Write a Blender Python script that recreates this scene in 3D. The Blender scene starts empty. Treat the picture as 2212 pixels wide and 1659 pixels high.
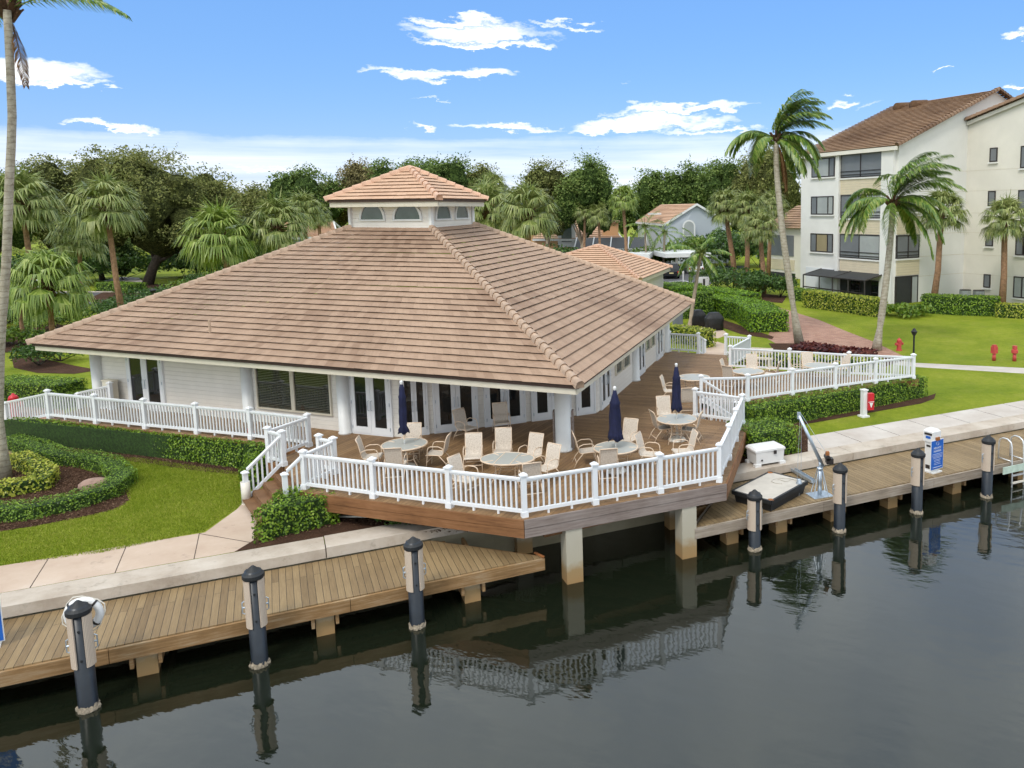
import bpy, bmesh, math, random
import numpy as np
from mathutils import Vector, Matrix
R=math.radians; PI=math.pi
scn=bpy.context.scene; COL=scn.collection
rnd=random.Random(7); npr=np.random.default_rng(11)
# ------------------------------------------------------------------ camera (solved from the photograph, photograph measured at 2212 x 1659)
F,TH,RO,CX,CY,HD=1724.8,R(7.032),R(.846),1403.2,660.9,7.49
_B=np.array([[1,0,0],[0,-math.sin(TH),-math.cos(TH)],[0,math.cos(TH),-math.sin(TH)]])
_c,_s=math.cos(RO),math.sin(RO)
RM=np.array([[_c,_s,0],[-_s,_c,0],[0,0,1]])@_B
def ray(x,y): return RM.T@np.array([(x-CX)/F,(y-CY)/F,1.])
def W(x,y,z=0.):                    # where the sight line through a point of the photograph meets the level z
    d=ray(x,y); t=(z-HD)/d[2]; return Vector((d[0]*t,d[1]*t,z))
def WY(x,y,Y):                      # ... or the distance Y
    d=ray(x,y); t=Y/d[1]; return Vector((d[0]*t,Y,d[2]*t+HD))
def Pj(p):
    q=RM@(np.array(p)-np.array([0,0,HD])); return CX+F*q[0]/q[2],CY+F*q[1]/q[2]
cam=bpy.data.objects.new('camera',bpy.data.cameras.new('camera')); COL.objects.link(cam); scn.camera=cam
cd=cam.data; cd.sensor_width=36; cd.lens=36*F/2212; cd.shift_x=(1106-CX)/2212; cd.shift_y=(CY-829.5)/2212; cd.clip_end=6000; cd.clip_start=.5
m3=Matrix([RM[0],-RM[1],-RM[2]]).transposed(); cam.matrix_world=Matrix.Translation((0,0,HD))@m3.to_4x4()
# levels
ZL,ZW,ZD,ZC=-.85,-1.9,-1.08,-.8      # lawn, water, dock, seawall cap
SA=R(25.4); SU=Vector((math.cos(SA),math.sin(SA),0)); SN=Vector((-math.sin(SA),math.cos(SA),0)); SO=Vector((0,22.82,0))
def sea(a,b,z): p=SO+SU*a+SN*b; return Vector((p.x,p.y,z))   # a along the seawall, b landward
# ------------------------------------------------------------------ materials
def rgb(h):
    if not isinstance(h,str): return (*h,1)
    v=[int(h[i:i+2],16)/255 for i in (0,2,4)]; return tuple(((c+.055)/1.055)**2.4 if c>.04 else c/12.92 for c in v)+(1,)
class NT:
    def __init__(s,name):
        s.m=bpy.data.materials.new(name); s.m.use_nodes=True; s.t=s.m.node_tree; s.n=s.t.nodes; s.b=s.n['Principled BSDF']
    def add(s,typ,**kw):
        n=s.n.new(typ)
        for k,v in kw.items():
            if k.startswith('i_'): n.inputs[k[2:].replace('_',' ')].default_value=v
            else: setattr(n,k,v)
        return n
    def ln(s,a,b): s.t.links.new(a,b)
    def pos(s,scale=(1,1,1),rot=0,obj=False):
        g=s.add('ShaderNodeTexCoord').outputs['Object'] if obj else s.add('ShaderNodeNewGeometry').outputs['Position']
        mp=s.add('ShaderNodeMapping'); mp.inputs['Scale'].default_value=scale; mp.inputs['Rotation'].default_value=(0,0,rot); s.ln(g,mp.inputs[0]); return mp.outputs[0]
    def noise(s,vec,scale,detail=4,rough=.6):
        n=s.add('ShaderNodeTexNoise'); n.inputs['Scale'].default_value=scale; n.inputs['Detail'].default_value=detail; n.inputs['Roughness'].default_value=rough; s.ln(vec,n.inputs['Vector']); return n.outputs['Fac']
    def ramp(s,fac,stops,interp='LINEAR'):
        r=s.add('ShaderNodeValToRGB'); e=r.color_ramp; e.interpolation=interp
        while len(e.elements)<len(stops): e.elements.new(.5)
        for el,(p,c) in zip(e.elements,stops): el.position=p; el.color=rgb(c)
        s.ln(fac,r.inputs[0]); return r.outputs[0]
    def mix(s,fac,a,b,mode='MIX'):
        m=s.add('ShaderNodeMix',data_type='RGBA',blend_type=mode)
        for k,v in ((0,fac),(6,a),(7,b)):
            if hasattr(v,'is_linked'): s.ln(v,m.inputs[k])
            else: m.inputs[k].default_value=v if k==0 else rgb(v)
        return m.outputs[2]
    def math(s,op,a,b=0.,c=None):
        m=s.add('ShaderNodeMath',operation=op)
        for k,v in enumerate((a,b) if c is None else (a,b,c)):
            if hasattr(v,'is_linked'): s.ln(v,m.inputs[k])
            else: m.inputs[k].default_value=v
        return m.outputs[0]
    def bump(s,h,dist,strength=1):
        b=s.add('ShaderNodeBump'); b.inputs['Distance'].default_value=dist; b.inputs['Strength'].default_value=strength; s.ln(h,b.inputs['Height']); s.ln(b.outputs[0],s.b.inputs['Normal'])
    def done(s,col,rough=.6,metal=0,spec=None):
        if hasattr(col,'is_linked'): s.ln(col,s.b.inputs['Base Color'])
        else: s.b.inputs['Base Color'].default_value=rgb(col)
        if hasattr(rough,'is_linked'): s.ln(rough,s.b.inputs['Roughness'])
        else: s.b.inputs['Roughness'].default_value=rough
        s.b.inputs['Metallic'].default_value=metal
        if spec is not None: s.b.inputs['Specular IOR Level'].default_value=spec
        return s.m
def plain(name,col,rough=.6,var=.12,scale=3.,metal=0,spec=None,bump=0,obj=False):
    t=NT(name); p=t.pos(obj=obj); f=t.noise(p,scale,5); c=rgb(col)[:3]
    lo=tuple(x*(1-var) for x in c); hi=tuple(min(x*(1+var),1) for x in c)
    if bump: t.bump(t.noise(p,scale*8,3),bump)
    return t.done(t.ramp(f,[(.3,lo),(.7,hi)]),rough,metal,spec)
def leafy(name,cols,rough=.5,spec=.3,big=.35,sat=None):
    if 'hedge' in name: big=3.2
    # every leaf is an island of its own: colour differs leaf by leaf and in soft drifts
    t=NT(name); g=t.add('ShaderNodeNewGeometry'); f=t.noise(g.outputs['Position'],big,3)
    v=t.math('ADD',t.math('MULTIPLY',g.outputs['Random Per Island'],.55),t.math('MULTIPLY',f,.5))
    n=len(cols); c=t.ramp(v,[(.15+.7*i/(n-1),k) for i,k in enumerate(cols)])
    m=t.done(c,rough,0,spec)
    t.b.inputs['Subsurface Weight'].default_value=0
    tr=t.add('ShaderNodeBsdfTranslucent'); t.ln(c,tr.inputs[0]); mx=t.add('ShaderNodeMixShader'); mx.inputs[0].default_value=.28
    t.ln(t.b.outputs[0],mx.inputs[1]); t.ln(tr.outputs[0],mx.inputs[2]); t.ln(mx.outputs[0],t.n['Material Output'].inputs[0])
    return m
M={}
def wood(name,stops,angle,bw=.14,bl=3.2,gap=.0045,rough=.6,vert=False,big=None):
    # boards running along `angle` (world plan)
    t=NT(name); p=t.pos((1,1,1),-angle)
    br=t.add('ShaderNodeTexBrick'); br.offset=.37; br.inputs['Scale'].default_value=1; br.inputs['Brick Width'].default_value=bl; br.inputs['Row Height'].default_value=bw; br.inputs['Mortar Size'].default_value=gap; br.inputs['Mortar Smooth'].default_value=.1; br.inputs['Bias'].default_value=0
    br.inputs['Color1'].default_value=(0,0,0,1); br.inputs['Color2'].default_value=(1,1,1,1); br.inputs['Mortar'].default_value=(.5,.5,.5,1)
    t.ln(p,br.inputs[0])
    mp=t.add('ShaderNodeMapping'); mp.inputs['Scale'].default_value=(1.2,16,1); t.ln(p,mp.inputs[0])
    g=t.noise(mp.outputs[0],2.2,6,.65); lg=t.noise(t.pos(),.55,3)
    v=t.math('ADD',t.math('MULTIPLY',br.outputs['Color'],.22),t.math('ADD',t.math('MULTIPLY',g,.5),t.math('MULTIPLY',lg,.42)))
    c=t.ramp(v,stops)
    c=t.mix(br.outputs['Fac'],c,(.018,.012,.008))
    if big: c=t.mix(t.ramp(t.noise(t.pos(),.8,4),[(.45,(0,0,0)),(.7,(1,1,1))]),c,big)
    h=t.math('SUBTRACT',t.math('MULTIPLY',g,.25),br.outputs['Fac']); t.bump(h,.006)
    return t.done(c,rough,0,.35)
DK=[(.25,(.095,.05,.022)),(.5,(.21,.12,.055)),(.8,(.34,.21,.102))]
DOCK=[(.2,(.1,.062,.028)),(.5,(.205,.135,.064)),(.85,(.325,.228,.115))]
M['deckA']=wood('deck_boards_diagonal',DK,R(71))
M['deckB']=wood('deck_boards_cross',DK,R(-19))
M['dock']=wood('dock_boards',DOCK,SA+PI/2,.15,2.6)
M['dockR']=wood('dock_boards_grey',[(.2,(.11,.072,.034)),(.5,(.215,.147,.073)),(.85,(.33,.237,.125))],SA+PI/2,.15,2.6)
def board(name,cols,ang):
    t=NT(name); p=t.pos((1,1,1),-ang); mp=t.add('ShaderNodeMapping'); mp.inputs['Scale'].default_value=(.8,.8,14); t.ln(p,mp.inputs[0])
    g=t.noise(mp.outputs[0],1.7,6,.7); l=t.noise(t.pos(),.9,4)
    v=t.math('ADD',t.math('MULTIPLY',g,.6),t.math('MULTIPLY',l,.4)); t.bump(g,.004)
    return t.done(t.ramp(v,[(.3,cols[0]),(.5,cols[1]),(.68,cols[2])]),.65,0,.3)
M['fasciaL']=board('stained_fascia',[(.09,.04,.017),(.22,.1,.04),(.3,.15,.07)],R(-19))
M['fasciaR']=board('weathered_fascia',[(.13,.09,.07),(.25,.2,.175),(.34,.29,.26)],R(24.5))
M['fasciaD']=board('dock_edge_timber',[(.12,.065,.026),(.27,.155,.065),(.4,.3,.19)],SA)
M['fasciaE']=board('grey_dock_edge_timber',[(.15,.115,.085),(.32,.26,.2),(.45,.39,.33)],SA)
M['stair']=board('stair_timber',[(.09,.045,.02),(.17,.085,.038),(.24,.13,.06)],R(-35))
M['white']=plain('white_vinyl',(.78,.79,.8),.42,.03,1.5)
M['cap']=plain('white_paint',(.74,.74,.72),.45,.05,2)
M['trim']=plain('cream_fascia_paint',(.64,.585,.47),.55,.05,2)
M['brown']=plain('tile_edge_shadow_gap',(.075,.045,.033),.8)  # dark brown painted in for the shade below the tile edge
def siding(name,col,step,dark=.8,ang=0):
    t=NT(name); g=t.add('ShaderNodeNewGeometry'); sx=t.add('ShaderNodeSeparateXYZ'); t.ln(g.outputs['Position'],sx.inputs[0])
    fr=t.math('FRACT',t.math('MULTIPLY',sx.outputs[2],1/step)); edge=t.math('LESS_THAN',fr,.1)
    c=rgb(col)[:3]; n=t.noise(g.outputs['Position'],1.4,4)
    b=t.ramp(n,[(.3,tuple(x*.95 for x in c)),(.7,tuple(min(1,x*1.04) for x in c))])
    t.bump(fr,.02); return t.done(t.mix(edge,b,tuple(x*dark for x in c)),.55)
M['siding']=siding('white_lap_siding',(.84,.8,.73),.16,.88)
M['stucco']=plain('cream_stucco',(.73,.69,.6),.8,.055,.5,bump=.004)
M['stuccoW']=plain('white_stucco',(.75,.735,.69),.8,.05,.5,bump=.004)
M['panelY']=siding('pale_yellow_lap_siding',(.72,.62,.45),.22,.75)
M['grayhouse']=plain('pale_grey_stucco',(.5,.54,.59),.8,.03,.3)
M['orangehouse']=plain('apricot_stucco',(.72,.4,.2),.8,.04,.3)
def tile(name,cols,stain,sc=.16,amt=1.):
    t=NT(name); uv=t.add('ShaderNodeUVMap'); fl=t.add('ShaderNodeVectorMath',operation='FLOOR'); t.ln(uv.outputs[0],fl.inputs[0])
    wn=t.add('ShaderNodeTexWhiteNoise'); wn.noise_dimensions='2D'; t.ln(fl.outputs[0],wn.inputs['Vector'])
    fr=t.add('ShaderNodeVectorMath',operation='FRACTION'); t.ln(uv.outputs[0],fr.inputs[0]); sx=t.add('ShaderNodeSeparateXYZ'); t.ln(fr.outputs[0],sx.inputs[0])
    p=t.pos(); big=t.noise(p,sc,5,.62); fine=t.noise(p,9,4,.7)
    mp=t.add('ShaderNodeMapping'); mp.inputs['Scale'].default_value=(5.,.45,1); t.ln(uv.outputs[0],mp.inputs[0]); brush=t.noise(mp.outputs[0],2.2,5,.7)
    v=t.math('ADD',t.math('MULTIPLY',wn.outputs['Value'],.24),t.math('ADD',t.math('MULTIPLY',fine,.34),t.math('MULTIPLY',brush,.42)))
    c=t.ramp(v,[(.22,cols[0]),(.5,cols[1]),(.78,cols[2])])
    s=t.math('MULTIPLY',t.ramp(t.math('ADD',t.math('MULTIPLY',big,.75),t.math('MULTIPLY',wn.outputs['Value'],.22)),[(.42,(0,0,0)),(.66,(1,1,1))]),amt)
    c=t.mix(s,c,stain,'MULTIPLY')
    joint=t.math('LESS_THAN',sx.outputs[0],.045); c=t.mix(t.math('MULTIPLY',joint,.35),c,(.09,.055,.04))
    t.bump(fine,.006); return t.done(c,.75,0,.25)
M['tile']=tile('clay_flat_tile',[(.3,.198,.134),(.405,.275,.19),(.5,.35,.25)],(.56,.51,.48),.15)
M['tileN']=tile('clean_clay_flat_tile',[(.52,.325,.21),(.62,.4,.265),(.68,.455,.31)],(.8,.78,.76))
M['tileB']=tile('weathered_brown_tile',[(.24,.145,.085),(.37,.235,.145),(.5,.33,.2)],(.5,.45,.42),.22)
M['ridge']=plain('hip_cap_clay',(.46,.325,.23),.75,.16,6)
M['ridgeN']=plain('clean_hip_cap_clay',(.62,.39,.265),.75,.1,6)
def glass(name,col=(.012,.014,.015),rough=.04,spec=.6): return plain(name,col,rough,.25,.8,spec=spec)
M['glass']=glass('dark_window_glass'); M['glassG']=glass('green_grey_glass',(.1,.13,.12),.12)
M['curtain']=plain('window_with_pale_blind',(.36,.38,.37),.25,.1,.6,spec=.5); M['curtainY']=plain('window_with_tan_blind',(.3,.25,.15),.25,.1,.6,spec=.5); M['curtainD']=plain('screened_window',(.17,.18,.19),.3,.12,.6,spec=.5)
def blinds(name):
    t=NT(name); g=t.add('ShaderNodeNewGeometry'); sx=t.add('ShaderNodeSeparateXYZ'); t.ln(g.outputs['Position'],sx.inputs[0])
    fr=t.math('FRACT',t.math('MULTIPLY',sx.outputs[2],1/.06)); e=t.math('LESS_THAN',fr,.35)
    return t.done(t.mix(e,(.016,.02,.016),(.12,.12,.09)),.06,0,.6)
M['blinds']=blinds('glass_over_slatted_blind')
M['bronze']=plain('dark_bronze_frame',(.03,.024,.022),.5)
M['screen']=plain('dark_insect_screen',(.028,.03,.032),.6)
M['metal']=plain('galvanised_steel',(.5,.56,.62),.35,.15,5,metal=.75)
M['alu']=plain('aluminium',(.72,.73,.74),.3,.08,5,metal=.6)
M['concrete']=NT('concrete'); 
t=M['concrete']; p=t.pos(); f=t.noise(p,.7,6,.7); g=t.noise(p,14,4); c=t.ramp(f,[(.3,(.36,.29,.225)),(.5,(.48,.41,.335)),(.7,(.57,.51,.44))]); c=t.mix(t.math('MULTIPLY',t.ramp(t.noise(p,2.3,6,.75),[(.56,(0,0,0)),(.68,(1,1,1))]),.45),c,(.2,.17,.13)); t.bump(g,.003); M['concrete']=t.done(c,.85)
def slab(name,a,b,c_):
    t=NT(name); p=t.pos(); f=t.noise(p,.5,6,.65); st=t.ramp(t.noise(p,1.7,6,.78),[(.6,(0,0,0)),(.7,(1,1,1))])
    c=t.ramp(f,[(.3,a),(.55,b),(.75,c_)]); c=t.mix(t.math('MULTIPLY',st,.4),c,tuple(x*.4 for x in a)); t.bump(t.noise(p,30,3),.002); return t.done(c,.85)
M['walkL']=slab('pink_concrete_walk',(.44,.32,.235),(.53,.41,.315),(.6,.5,.41)); M['walkR']=slab('pale_concrete_walk',(.42,.36,.31),(.53,.48,.43),(.6,.56,.51))
M['seam']=plain('slab_joint',(.05,.035,.025),.9)
M['pile']=NT('stained_concrete_pile'); t=M['pile']; g=t.add('ShaderNodeNewGeometry'); sx=t.add('ShaderNodeSeparateXYZ'); t.ln(g.outputs['Position'],sx.inputs[0]); p=t.pos()
v=t.math('ADD',sx.outputs[2],t.math('MULTIPLY',t.noise(p,4,4),.35)); c=t.ramp(t.math('ADD',t.math('MULTIPLY',v,.5),1.),[(.05,(.05,.035,.015)),(.13,(.34,.2,.08)),(.3,(.33,.22,.1)),(.42,(.43,.385,.29)),(.9,(.47,.43,.345))]); M['pile']=t.done(c,.85)
M['grass']=NT('mown_grass'); t=M['grass']; p=t.pos(); f=t.noise(p,.33,5,.65); g=t.noise(p,26,5,.75); h=t.noise(p,3.2,5,.7)
v=t.math('ADD',t.math('MULTIPLY',f,.45),t.math('ADD',t.math('MULTIPLY',g,.35),t.math('MULTIPLY',h,.28)))
k9=t.noise(p,9,4,.75); v=t.math('ADD',t.math('MULTIPLY',v,.8),t.math('MULTIPLY',k9,.24)); c=t.ramp(v,[(.34,(.08,.12,.006)),(.47,(.17,.225,.012)),(.58,(.25,.295,.022)),(.72,(.38,.36,.085))]); dry=t.ramp(t.noise(p,.9,6,.7),[(.52,(0,0,0)),(.72,(1,1,1))]); c=t.mix(t.math('MULTIPLY',dry,.5),c,(.3,.29,.06)); lush=t.ramp(t.noise(t.pos((1,1,1),1.1),.22,4,.6),[(.5,(0,0,0)),(.7,(1,1,1))]); c=t.mix(t.math('MULTIPLY',lush,.45),c,(.085,.17,.008)); t.bump(g,.06); M['grass']=t.done(c,.85,0,.15)
M['mulch']=NT('bark_mulch'); t=M['mulch']; p=t.pos(); g=t.noise(p,24,5,.8); t.bump(g,.04); M['mulch']=t.done(t.ramp(t.math('ADD',t.math('MULTIPLY',g,.7),t.math('MULTIPLY',t.noise(p,1.5,3),.3)),[(.3,(.022,.013,.009)),(.55,(.085,.045,.028)),(.72,(.2,.11,.07))]),.95,0,.1)
t=NT('brick_pavers'); p=t.pos((1,1,1),R(30)); br=t.add('ShaderNodeTexBrick'); br.inputs['Scale'].default_value=1; br.inputs['Brick Width'].default_value=.42; br.inputs['Row Height'].default_value=.21; br.inputs['Mortar Size'].default_value=.016; br.inputs['Color1'].default_value=(.28,.125,.08,1); br.inputs['Color2'].default_value=(.43,.235,.165,1); br.inputs['Mortar'].default_value=(.2,.13,.1,1); t.ln(p,br.inputs[0])
M['paver']=t.done(t.mix(t.math('MULTIPLY',t.noise(t.pos(),.8,4),.3),br.outputs[0],(.5,.34,.26)),.85)
M['asphalt']=plain('asphalt',(.085,.085,.09),.9,.2,1.5); M['line']=plain('road_paint',(.7,.7,.68),.7)
M['wallG']=slab('seawall_concrete',(.2,.17,.1),(.3,.26,.17),(.38,.34,.24))
M['black']=plain('black_rubber',(.014,.015,.016),.6,.3,9); M['blackP']=plain('black_plastic_pile_sleeve',(.012,.017,.024),.38,.3,4); M['cover']=plain('black_vinyl_cover',(.012,.012,.013),.5,.4,5,bump=.02)
def ribs(name,col):
    t=NT(name); tc=t.add('ShaderNodeTexCoord'); sx=t.add('ShaderNodeSeparateXYZ'); t.ln(tc.outputs['Object'],sx.inputs[0])
    a=t.math('FRACT',t.math('MULTIPLY',t.math('ARCTAN2',sx.outputs[1],sx.outputs[0]),7.5)); e=t.math('LESS_THAN',a,.25); c=rgb(col)[:3]
    return t.done(t.mix(e,col,tuple(x*.6 for x in c)),.6)
M['fender']=ribs('ribbed_tan_fender',(.6,.48,.37)); M['barnacle']=plain('barnacles',(.4,.33,.24),.9,.5,30,bump=.02)
M['sling']=NT('woven_beige_sling'); t=M['sling']; p=t.pos((1,1,1),0,True); n=t.noise(p,38,3,.7); M['sling']=t.done(t.ramp(n,[(.35,(.46,.385,.31)),(.5,(.6,.52,.43)),(.65,(.68,.61,.53))]),.8)
M['frame']=plain('cream_powder_coat',(.72,.56,.41),.4,.05,4); M['frost']=plain('frosted_glass_top',(.4,.4,.365),.4,.04,2,spec=.35)
M['navy']=plain('navy_canvas',(.006,.009,.045),.8,.3,7,bump=.01,obj=True); M['base']=plain('off_white_resin',(.72,.67,.58),.5)
M['red']=plain('red_enamel',(.52,.012,.022),.4,.15,8); M['redF']=plain('faded_red_enamel',(.5,.06,.055),.6,.2,8); M['orange']=plain('orange_plastic',(.8,.1,.03),.5); M['blue']=plain('blue_sign_face',(.01,.12,.5),.4,.06)
M['box']=plain('white_fibreglass',(.76,.75,.73),.35,.04,2); M['stone']=plain('pink_boulder',(.34,.22,.17),.9,.25,6,bump=.02); M['benchS']=plain('pale_cast_stone',(.68,.58,.48),.85,.08,5)
M['float']=plain('weathered_float_deck',(.5,.46,.4),.85,.18,1.2); M['rust']=plain('rust',(.3,.11,.03),.9); M['greybin']=plain('grey_slatted_plastic',(.16,.18,.21),.6)
M['barkP']=NT('palm_trunk_rings'); t=M['barkP']; g=t.add('ShaderNodeNewGeometry'); sx=t.add('ShaderNodeSeparateXYZ'); t.ln(g.outputs['Position'],sx.inputs[0]); p=t.pos(); w=t.math('FRACT',t.math('ADD',t.math('MULTIPLY',sx.outputs[2],5.5),t.math('MULTIPLY',t.noise(p,2.5,3),1.2))); n=t.noise(p,5,5,.7)
c=t.ramp(n,[(.3,(.25,.21,.15)),(.5,(.41,.365,.28)),(.7,(.53,.48,.385))]); c=t.mix(t.math('MULTIPLY',t.math('LESS_THAN',w,.16),.4),c,(.15,.115,.08)); t.bump(w,.02); M['barkP']=t.done(c,.9)
M['barkS']=plain('sabal_trunk',(.3,.17,.095),.95,.35,5,bump=.03); M['boot']=plain('palm_boots',(.13,.068,.032),.95,.5,14,bump=.03); M['bark']=plain('oak_bark',(.07,.052,.037),.95,.4,5,bump=.03); M['barkM']=plain('pale_smooth_bark',(.32,.25,.18),.9,.25,4)
M['coco']=leafy('coconut_frond',[(.04,.1,.014),(.1,.2,.028),(.2,.3,.05),(.38,.42,.11)],.35,.5,.6)
M['cocoD']=leafy('dry_frond',[(.1,.05,.025),(.2,.11,.05),(.3,.18,.08)],.8,.1)
M['fan']=leafy('fan_palm_leaf',[(.07,.105,.022),(.17,.225,.05),(.3,.345,.1),(.47,.48,.2)],.4,.5,.5)
M['fanL']=leafy('light_fan_palm_leaf',[(.075,.13,.016),(.175,.26,.035),(.29,.375,.07),(.45,.5,.16)],.4,.5,.5)
M['oak']=leafy('live_oak_leaf',[(.07,.09,.026),(.16,.185,.05),(.25,.265,.078),(.35,.34,.115)],.6,.25,.12)
M['oakG']=leafy('green_tree_leaf',[(.045,.085,.019),(.105,.168,.038),(.18,.255,.06),(.27,.335,.09)],.6,.25,.15)
M['oakB']=leafy('brownish_tree_leaf',[(.08,.075,.03),(.18,.155,.065),(.26,.22,.095),(.34,.29,.13)],.7,.2,.15)
M['hedge']=leafy('clipped_hedge_leaf',[(.018,.045,.004),(.085,.17,.01),(.2,.33,.022),(.36,.49,.06)],.4,.4,.9)
M['hedgeS']=leafy('small_leaf_hedge',[(.018,.045,.005),(.085,.17,.014),(.19,.32,.026),(.34,.48,.07)],.4,.4,.9)
M['hedgeY']=leafy('variegated_hedge_leaf',[(.06,.1,.008),(.22,.29,.02),(.46,.48,.05),(.62,.6,.14)],.4,.4,.9)
M['hedgeB']=leafy('lime_hedge_leaf',[(.03,.08,.005),(.09,.2,.008),(.2,.36,.014),(.34,.5,.03)],.4,.4,.6)
M['shrub']=leafy('shade_shrub_leaf',[(.014,.036,.007),(.04,.09,.016),(.075,.15,.028),(.13,.22,.045)],.4,.4,.8)
M['shrubY']=leafy('yellow_green_shrub_leaf',[(.03,.07,.008),(.09,.17,.015),(.17,.27,.03),(.3,.36,.06)],.4,.4,.8)
M['redleaf']=leafy('dark_red_leaf',[(.03,.006,.008),(.075,.012,.014),(.13,.025,.018),(.2,.06,.035)],.4,.4,.8)
M['water']=NT('dark_canal_water'); t=M['water']; p=t.pos((1,1,1),SA); mp=t.add('ShaderNodeMapping'); mp.inputs['Scale'].default_value=(.8,1.6,1); t.ln(p,mp.inputs[0])
n1=t.noise(mp.outputs[0],1.1,3,.55); n2=t.noise(mp.outputs[0],5.5,3,.6); t.bump(t.math('ADD',n1,t.math('MULTIPLY',n2,.12)),.014,.6)
M['water']=t.done((.008,.011,.006),.02,0,1.); t.b.inputs['IOR'].default_value=1.42
M['suv']=plain('black_car_paint',(.012,.013,.016),.2,.1); M['carW']=plain('white_car_paint',(.75,.76,.78),.25,.03); M['lampR']=plain('red_tail_lamp',(.5,.02,.02),.25); M['plate']=plain('number_plate',(.7,.6,.3),.5); M['ac']=plain('grey_ac_casing',(.3,.32,.32),.6)
M['lampBlack']=plain('black_cast_iron',(.012,.012,.014),.45)
M['signG']=plain('faded_green_sign',(.5,.6,.5),.6,.15,6)
# ------------------------------------------------------------------ mesh helpers
LOC={}
def _vec(p): return Vector((p[0],p[1],p[2]))
class MB:
    def __init__(s): s.v=[]; s.f=[]; s.uv=[]
    def face(s,pts,uv=None):
        i=len(s.v); s.v+= [tuple(p) for p in pts]; s.f.append(tuple(range(i,i+len(pts)))); s.uv.append(uv)
    def addm(s,vs,fs):
        i=len(s.v); s.v+=[tuple(p) for p in vs]; s.f+=[tuple(k+i for k in f) for f in fs]; s.uv+=[None]*len(fs); return s
    def hexa(s,b,t):       # bottom quad, top quad
        s.addm(list(b)+list(t),[(3,2,1,0),(4,5,6,7),(0,1,5,4),(1,2,6,5),(2,3,7,6),(3,0,4,7)]); return s
    def box(s,c,d,rz=0.,M=None):
        x,y,z=d[0]/2,d[1]/2,d[2]/2; co,si=math.cos(rz),math.sin(rz); P=[]
        for k in (-z,z):
            for a,b in ((-x,-y),(x,-y),(x,y),(-x,y)): P.append(Vector((c[0]+a*co-b*si,c[1]+a*si+b*co,c[2]+k)))
        if M is not None: P=[M@p for p in P]
        return s.hexa(P[:4],P[4:])
    def beam(s,p,q,w,h,up=(0,0,1)):
        p,q=_vec(p),_vec(q); d=(q-p).normalized(); u=Vector(up); sd=d.cross(u)
        if sd.length<1e-4: sd=Vector((1,0,0))
        sd=sd.normalized(); u=sd.cross(d); A=sd*(w/2); B=u*(h/2)
        return s.hexa([p-A-B,p+A-B,p+A+B,p-A+B],[q-A-B,q+A-B,q+A+B,q-A+B])
    def tube(s,pts,r,n=6,cap=True):
        pts=[_vec(p) for p in pts]; rs=r if isinstance(r,(list,tuple)) else [r]*len(pts); vs=[]; fs=[]; u=None
        for i,p in enumerate(pts):
            d=(pts[min(i+1,len(pts)-1)]-pts[max(i-1,0)]).normalized()
            if u is None: u=d.orthogonal().normalized()
            else:
                u=u-d*u.dot(d); u=u.normalized() if u.length>1e-5 else d.orthogonal().normalized()
            w=d.cross(u)
            for k in range(n):
                a=2*PI*k/n; vs.append(p+(u*math.cos(a)+w*math.sin(a))*rs[i])
        for i in range(len(pts)-1):
            for k in range(n): fs.append((i*n+k,i*n+(k+1)%n,(i+1)*n+(k+1)%n,(i+1)*n+k))
        if cap: fs+=[tuple(range(n))[::-1],tuple((len(pts)-1)*n+k for k in range(n))]
        return s.addm(vs,fs)
    def lathe(s,prof,n=16,c=(0,0,0),sx=1,sy=1,rz=0):
        vs=[]; fs=[]; co,si=math.cos(rz),math.sin(rz)
        for r,z in prof:
            for k in range(n):
                a=2*PI*k/n; x,y=r*sx*math.cos(a),r*sy*math.sin(a); vs.append((c[0]+x*co-y*si,c[1]+x*si+y*co,c[2]+z))
        m=len(prof)
        for i in range(m-1):
            for k in range(n): fs.append((i*n+k,i*n+(k+1)%n,(i+1)*n+(k+1)%n,(i+1)*n+k))
        fs+=[tuple(range(n))[::-1],tuple((m-1)*n+k for k in range(n))]
        return s.addm(vs,fs)
    def prism(s,poly,z0,z1):
        n=len(poly); a=sum(poly[i][0]*poly[(i+1)%n][1]-poly[(i+1)%n][0]*poly[i][1] for i in range(n))
        if a<0: poly=poly[::-1]
        vs=[(p[0],p[1],z0) for p in poly]+[(p[0],p[1],z1) for p in poly]
        return s.addm(vs,[tuple(range(n))[::-1],tuple(range(n,2*n))]+[(i,(i+1)%n,n+(i+1)%n,n+i) for i in range(n)])
    def build(s,name,mat,parent=None,smooth=False,mats=None,local=False):
        o=obj(name,None,mat,parent); off=Vector((0,0,0)) if local or parent is None else LOC.get(parent,Vector((0,0,0)))
        me=bpy.data.meshes.new(name); me.from_pydata([(x-off[0],y-off[1],z-off[2]) for x,y,z in s.v],[],s.f)
        if any(u is not None for u in s.uv):
            l=me.uv_layers.new(name='UVMap'); k=0; d=[]
            for f,u in zip(s.f,s.uv): d+= [c for p in (u or [(0.5,0.5)]*len(f)) for c in p]
            l.data.foreach_set('uv',d)
        me.materials.append(mat if not isinstance(mat,str) else M[mat])
        if smooth: me.polygons.foreach_set('use_smooth',[True]*len(me.polygons))
        me.update(); o.data=me; return o
def obj(name,me,mat=None,parent=None):
    o=bpy.data.objects.new(name,me or bpy.data.meshes.new(name)); COL.objects.link(o)
    if parent is not None: o.parent=parent; LOC[o]=LOC.get(parent,Vector((0,0,0)))
    return o
def tag(o,label,cat,group=None,kind=None):
    o['label']=label; o['category']=cat
    if group: o['group']=group
    if kind: o['kind']=kind
    return o
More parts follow.
